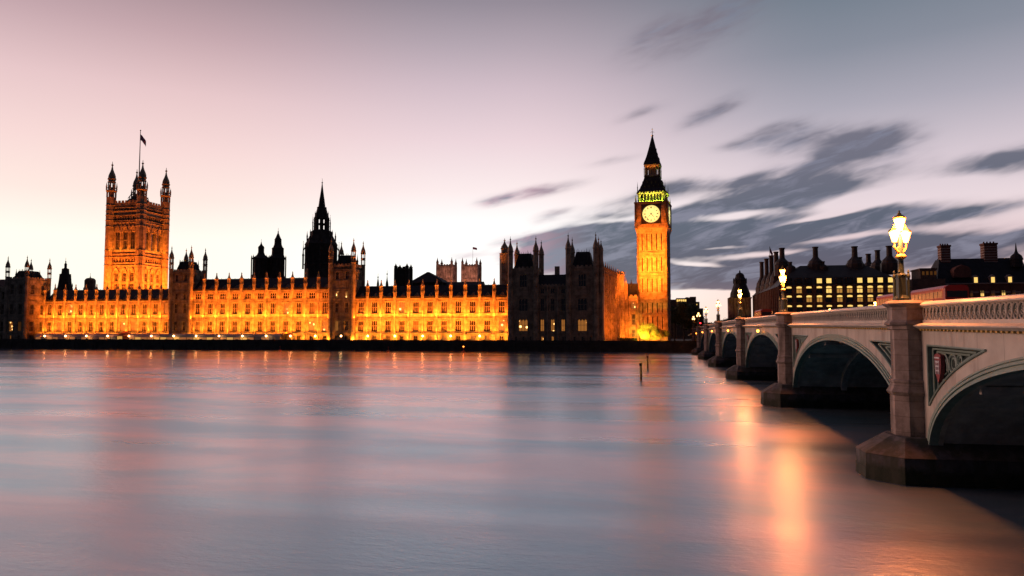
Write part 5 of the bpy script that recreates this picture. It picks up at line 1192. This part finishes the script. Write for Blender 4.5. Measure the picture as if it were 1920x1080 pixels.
for i, (px, Y, h, cr_, lb) in enumerate(((1264,330,20,7,'tall dark tree touching the right side of the clock tower'),(1282,345,18,7,'dark tree below the lit window strip'),(1298,352,13,5.5,'dark tree before the right end of the dark block'),(1352,330,8.5,4.5,'low bushy tree between the far bridge lamps'),(1368,335,10,5,'low tree in front of the domed building'),(1336,345,8,4.5,'small tree behind the fourth near-side bridge lamp'),(1324,350,7,4,'smallest tree, by the far end of the bridge'))):
    tree('tree', lb, at(px,600,Y).x, Y, 2.6, h, cr_, 'leaf', 5200, .8, 20+i, .35, 'trees on the far bank')
for i, px in enumerate((1700,1722,1870,1905)):
    Y = 280; tree('tree', ('tree behind the nearest bridge lamp','tree just right of the nearest bridge lamp','tree below the striped building, near the frame edge','rightmost tree, at the frame edge')[i], at(px,580,Y).x, Y, 2.6, (9.5,8.5,12,13)[i], 5, 'leaf', 4200, .7, 40+i, .3, 'trees on the far bank')
# hedge and iron fence at the clock tower's foot
b = MB(); b.box(0,14,0,.1,1.1,1.16); b.box(0,14,0,.1,.1,.16)
for i in range(57): b.box(i*.25-.02,i*.25+.02,.02,.06,0,1.35)
fo = b.build('iron_fence','dial_iron',None,(-18,246.5,3.2)); tag(fo,'low iron railing in front of the lit side front','fence')
hb_ = thing('dark_hedge','dark clipped hedge left of the floodlit bush','hedge',(-14.5,283,2.6)); rnd = random.Random(9); b = MB(); vs, fs = [], []
for i in range(3000):
    p = Vector((rnd.uniform(0,6.5),rnd.uniform(0,1.6),rnd.uniform(0,1.5+.3*math.sin(i)))); k0 = len(vs); a = rnd.uniform(0,6.28); s_ = .28
    u1 = Vector((math.cos(a),math.sin(a),rnd.uniform(-.6,.6)))*s_; u2 = Vector((-math.sin(a)*.4,math.cos(a)*.4,.7))*s_*.6; vs += [tuple(p-u1),tuple(p-u2),tuple(p+u1),tuple(p+u2)]; fs.append((k0,k0+1,k0+2,k0+3))
b.add(vs, fs); b.build('foliage','leaf',hb_)

# ------------------------------------------------------------------ river posts and buoys
for px, pt, pb_, r_, lb in ((1202,680,711,.16,'nearer of two weathered timber posts standing in the river'),(1214.5,666,690,.16,'farther of two weathered timber posts standing in the river')):
    D = CH*F/(pb_-620); # ground distance from the foot row
    Y = D*.99; p = at(px, pb_, Y); h = zat(p.x, Y, pt)
    t_ = thing('mooring_post', lb, 'post', (p.x, Y, 0), 0, 'mooring posts in the river')
    b = MB(); b.lathe(0,0,[(r_*1.1,-2),(r_,h*.6),(r_*.95,h-.1),(r_*.7,h)],9); b.build('shaft','timber',t_)
    b = MB(); b.box(-r_*1.5,r_*.6,-r_*1.25,-r_*.8,h*.82,h*.97); b.lathe(0,0,[(r_*1.15,h*.3),(r_*1.15,h*.33)],9); b.build('marker_band','dial_iron',t_)
for px, Y, lb in ((869,232,'small buoy off the terrace wall near the black pavilion'),(728,236,'tiny buoy off the terrace wall near the central block'),(525,236,'tiny buoy off the wall below the orange domed tent')):
    p = at(px, 661, Y); t_ = thing('buoy', lb, 'buoy', (p.x, Y, 0), 0, 'buoys along the river wall'); b = MB(); b.lathe(0,0,[(.25,-.3),(.62,0),(.6,.3),(.2,.5),(.08,.6),(.08,1.3),(.2,1.35),(.2,1.6),(.02,1.75)],10); b.build('float','buoy_red',t_)
    if px == 869: b = MB(); b.lathe(0,0,[(.05,1.75),(.22,1.9),(.05,2.1)],8); b.build('light','nav_orange',t_)
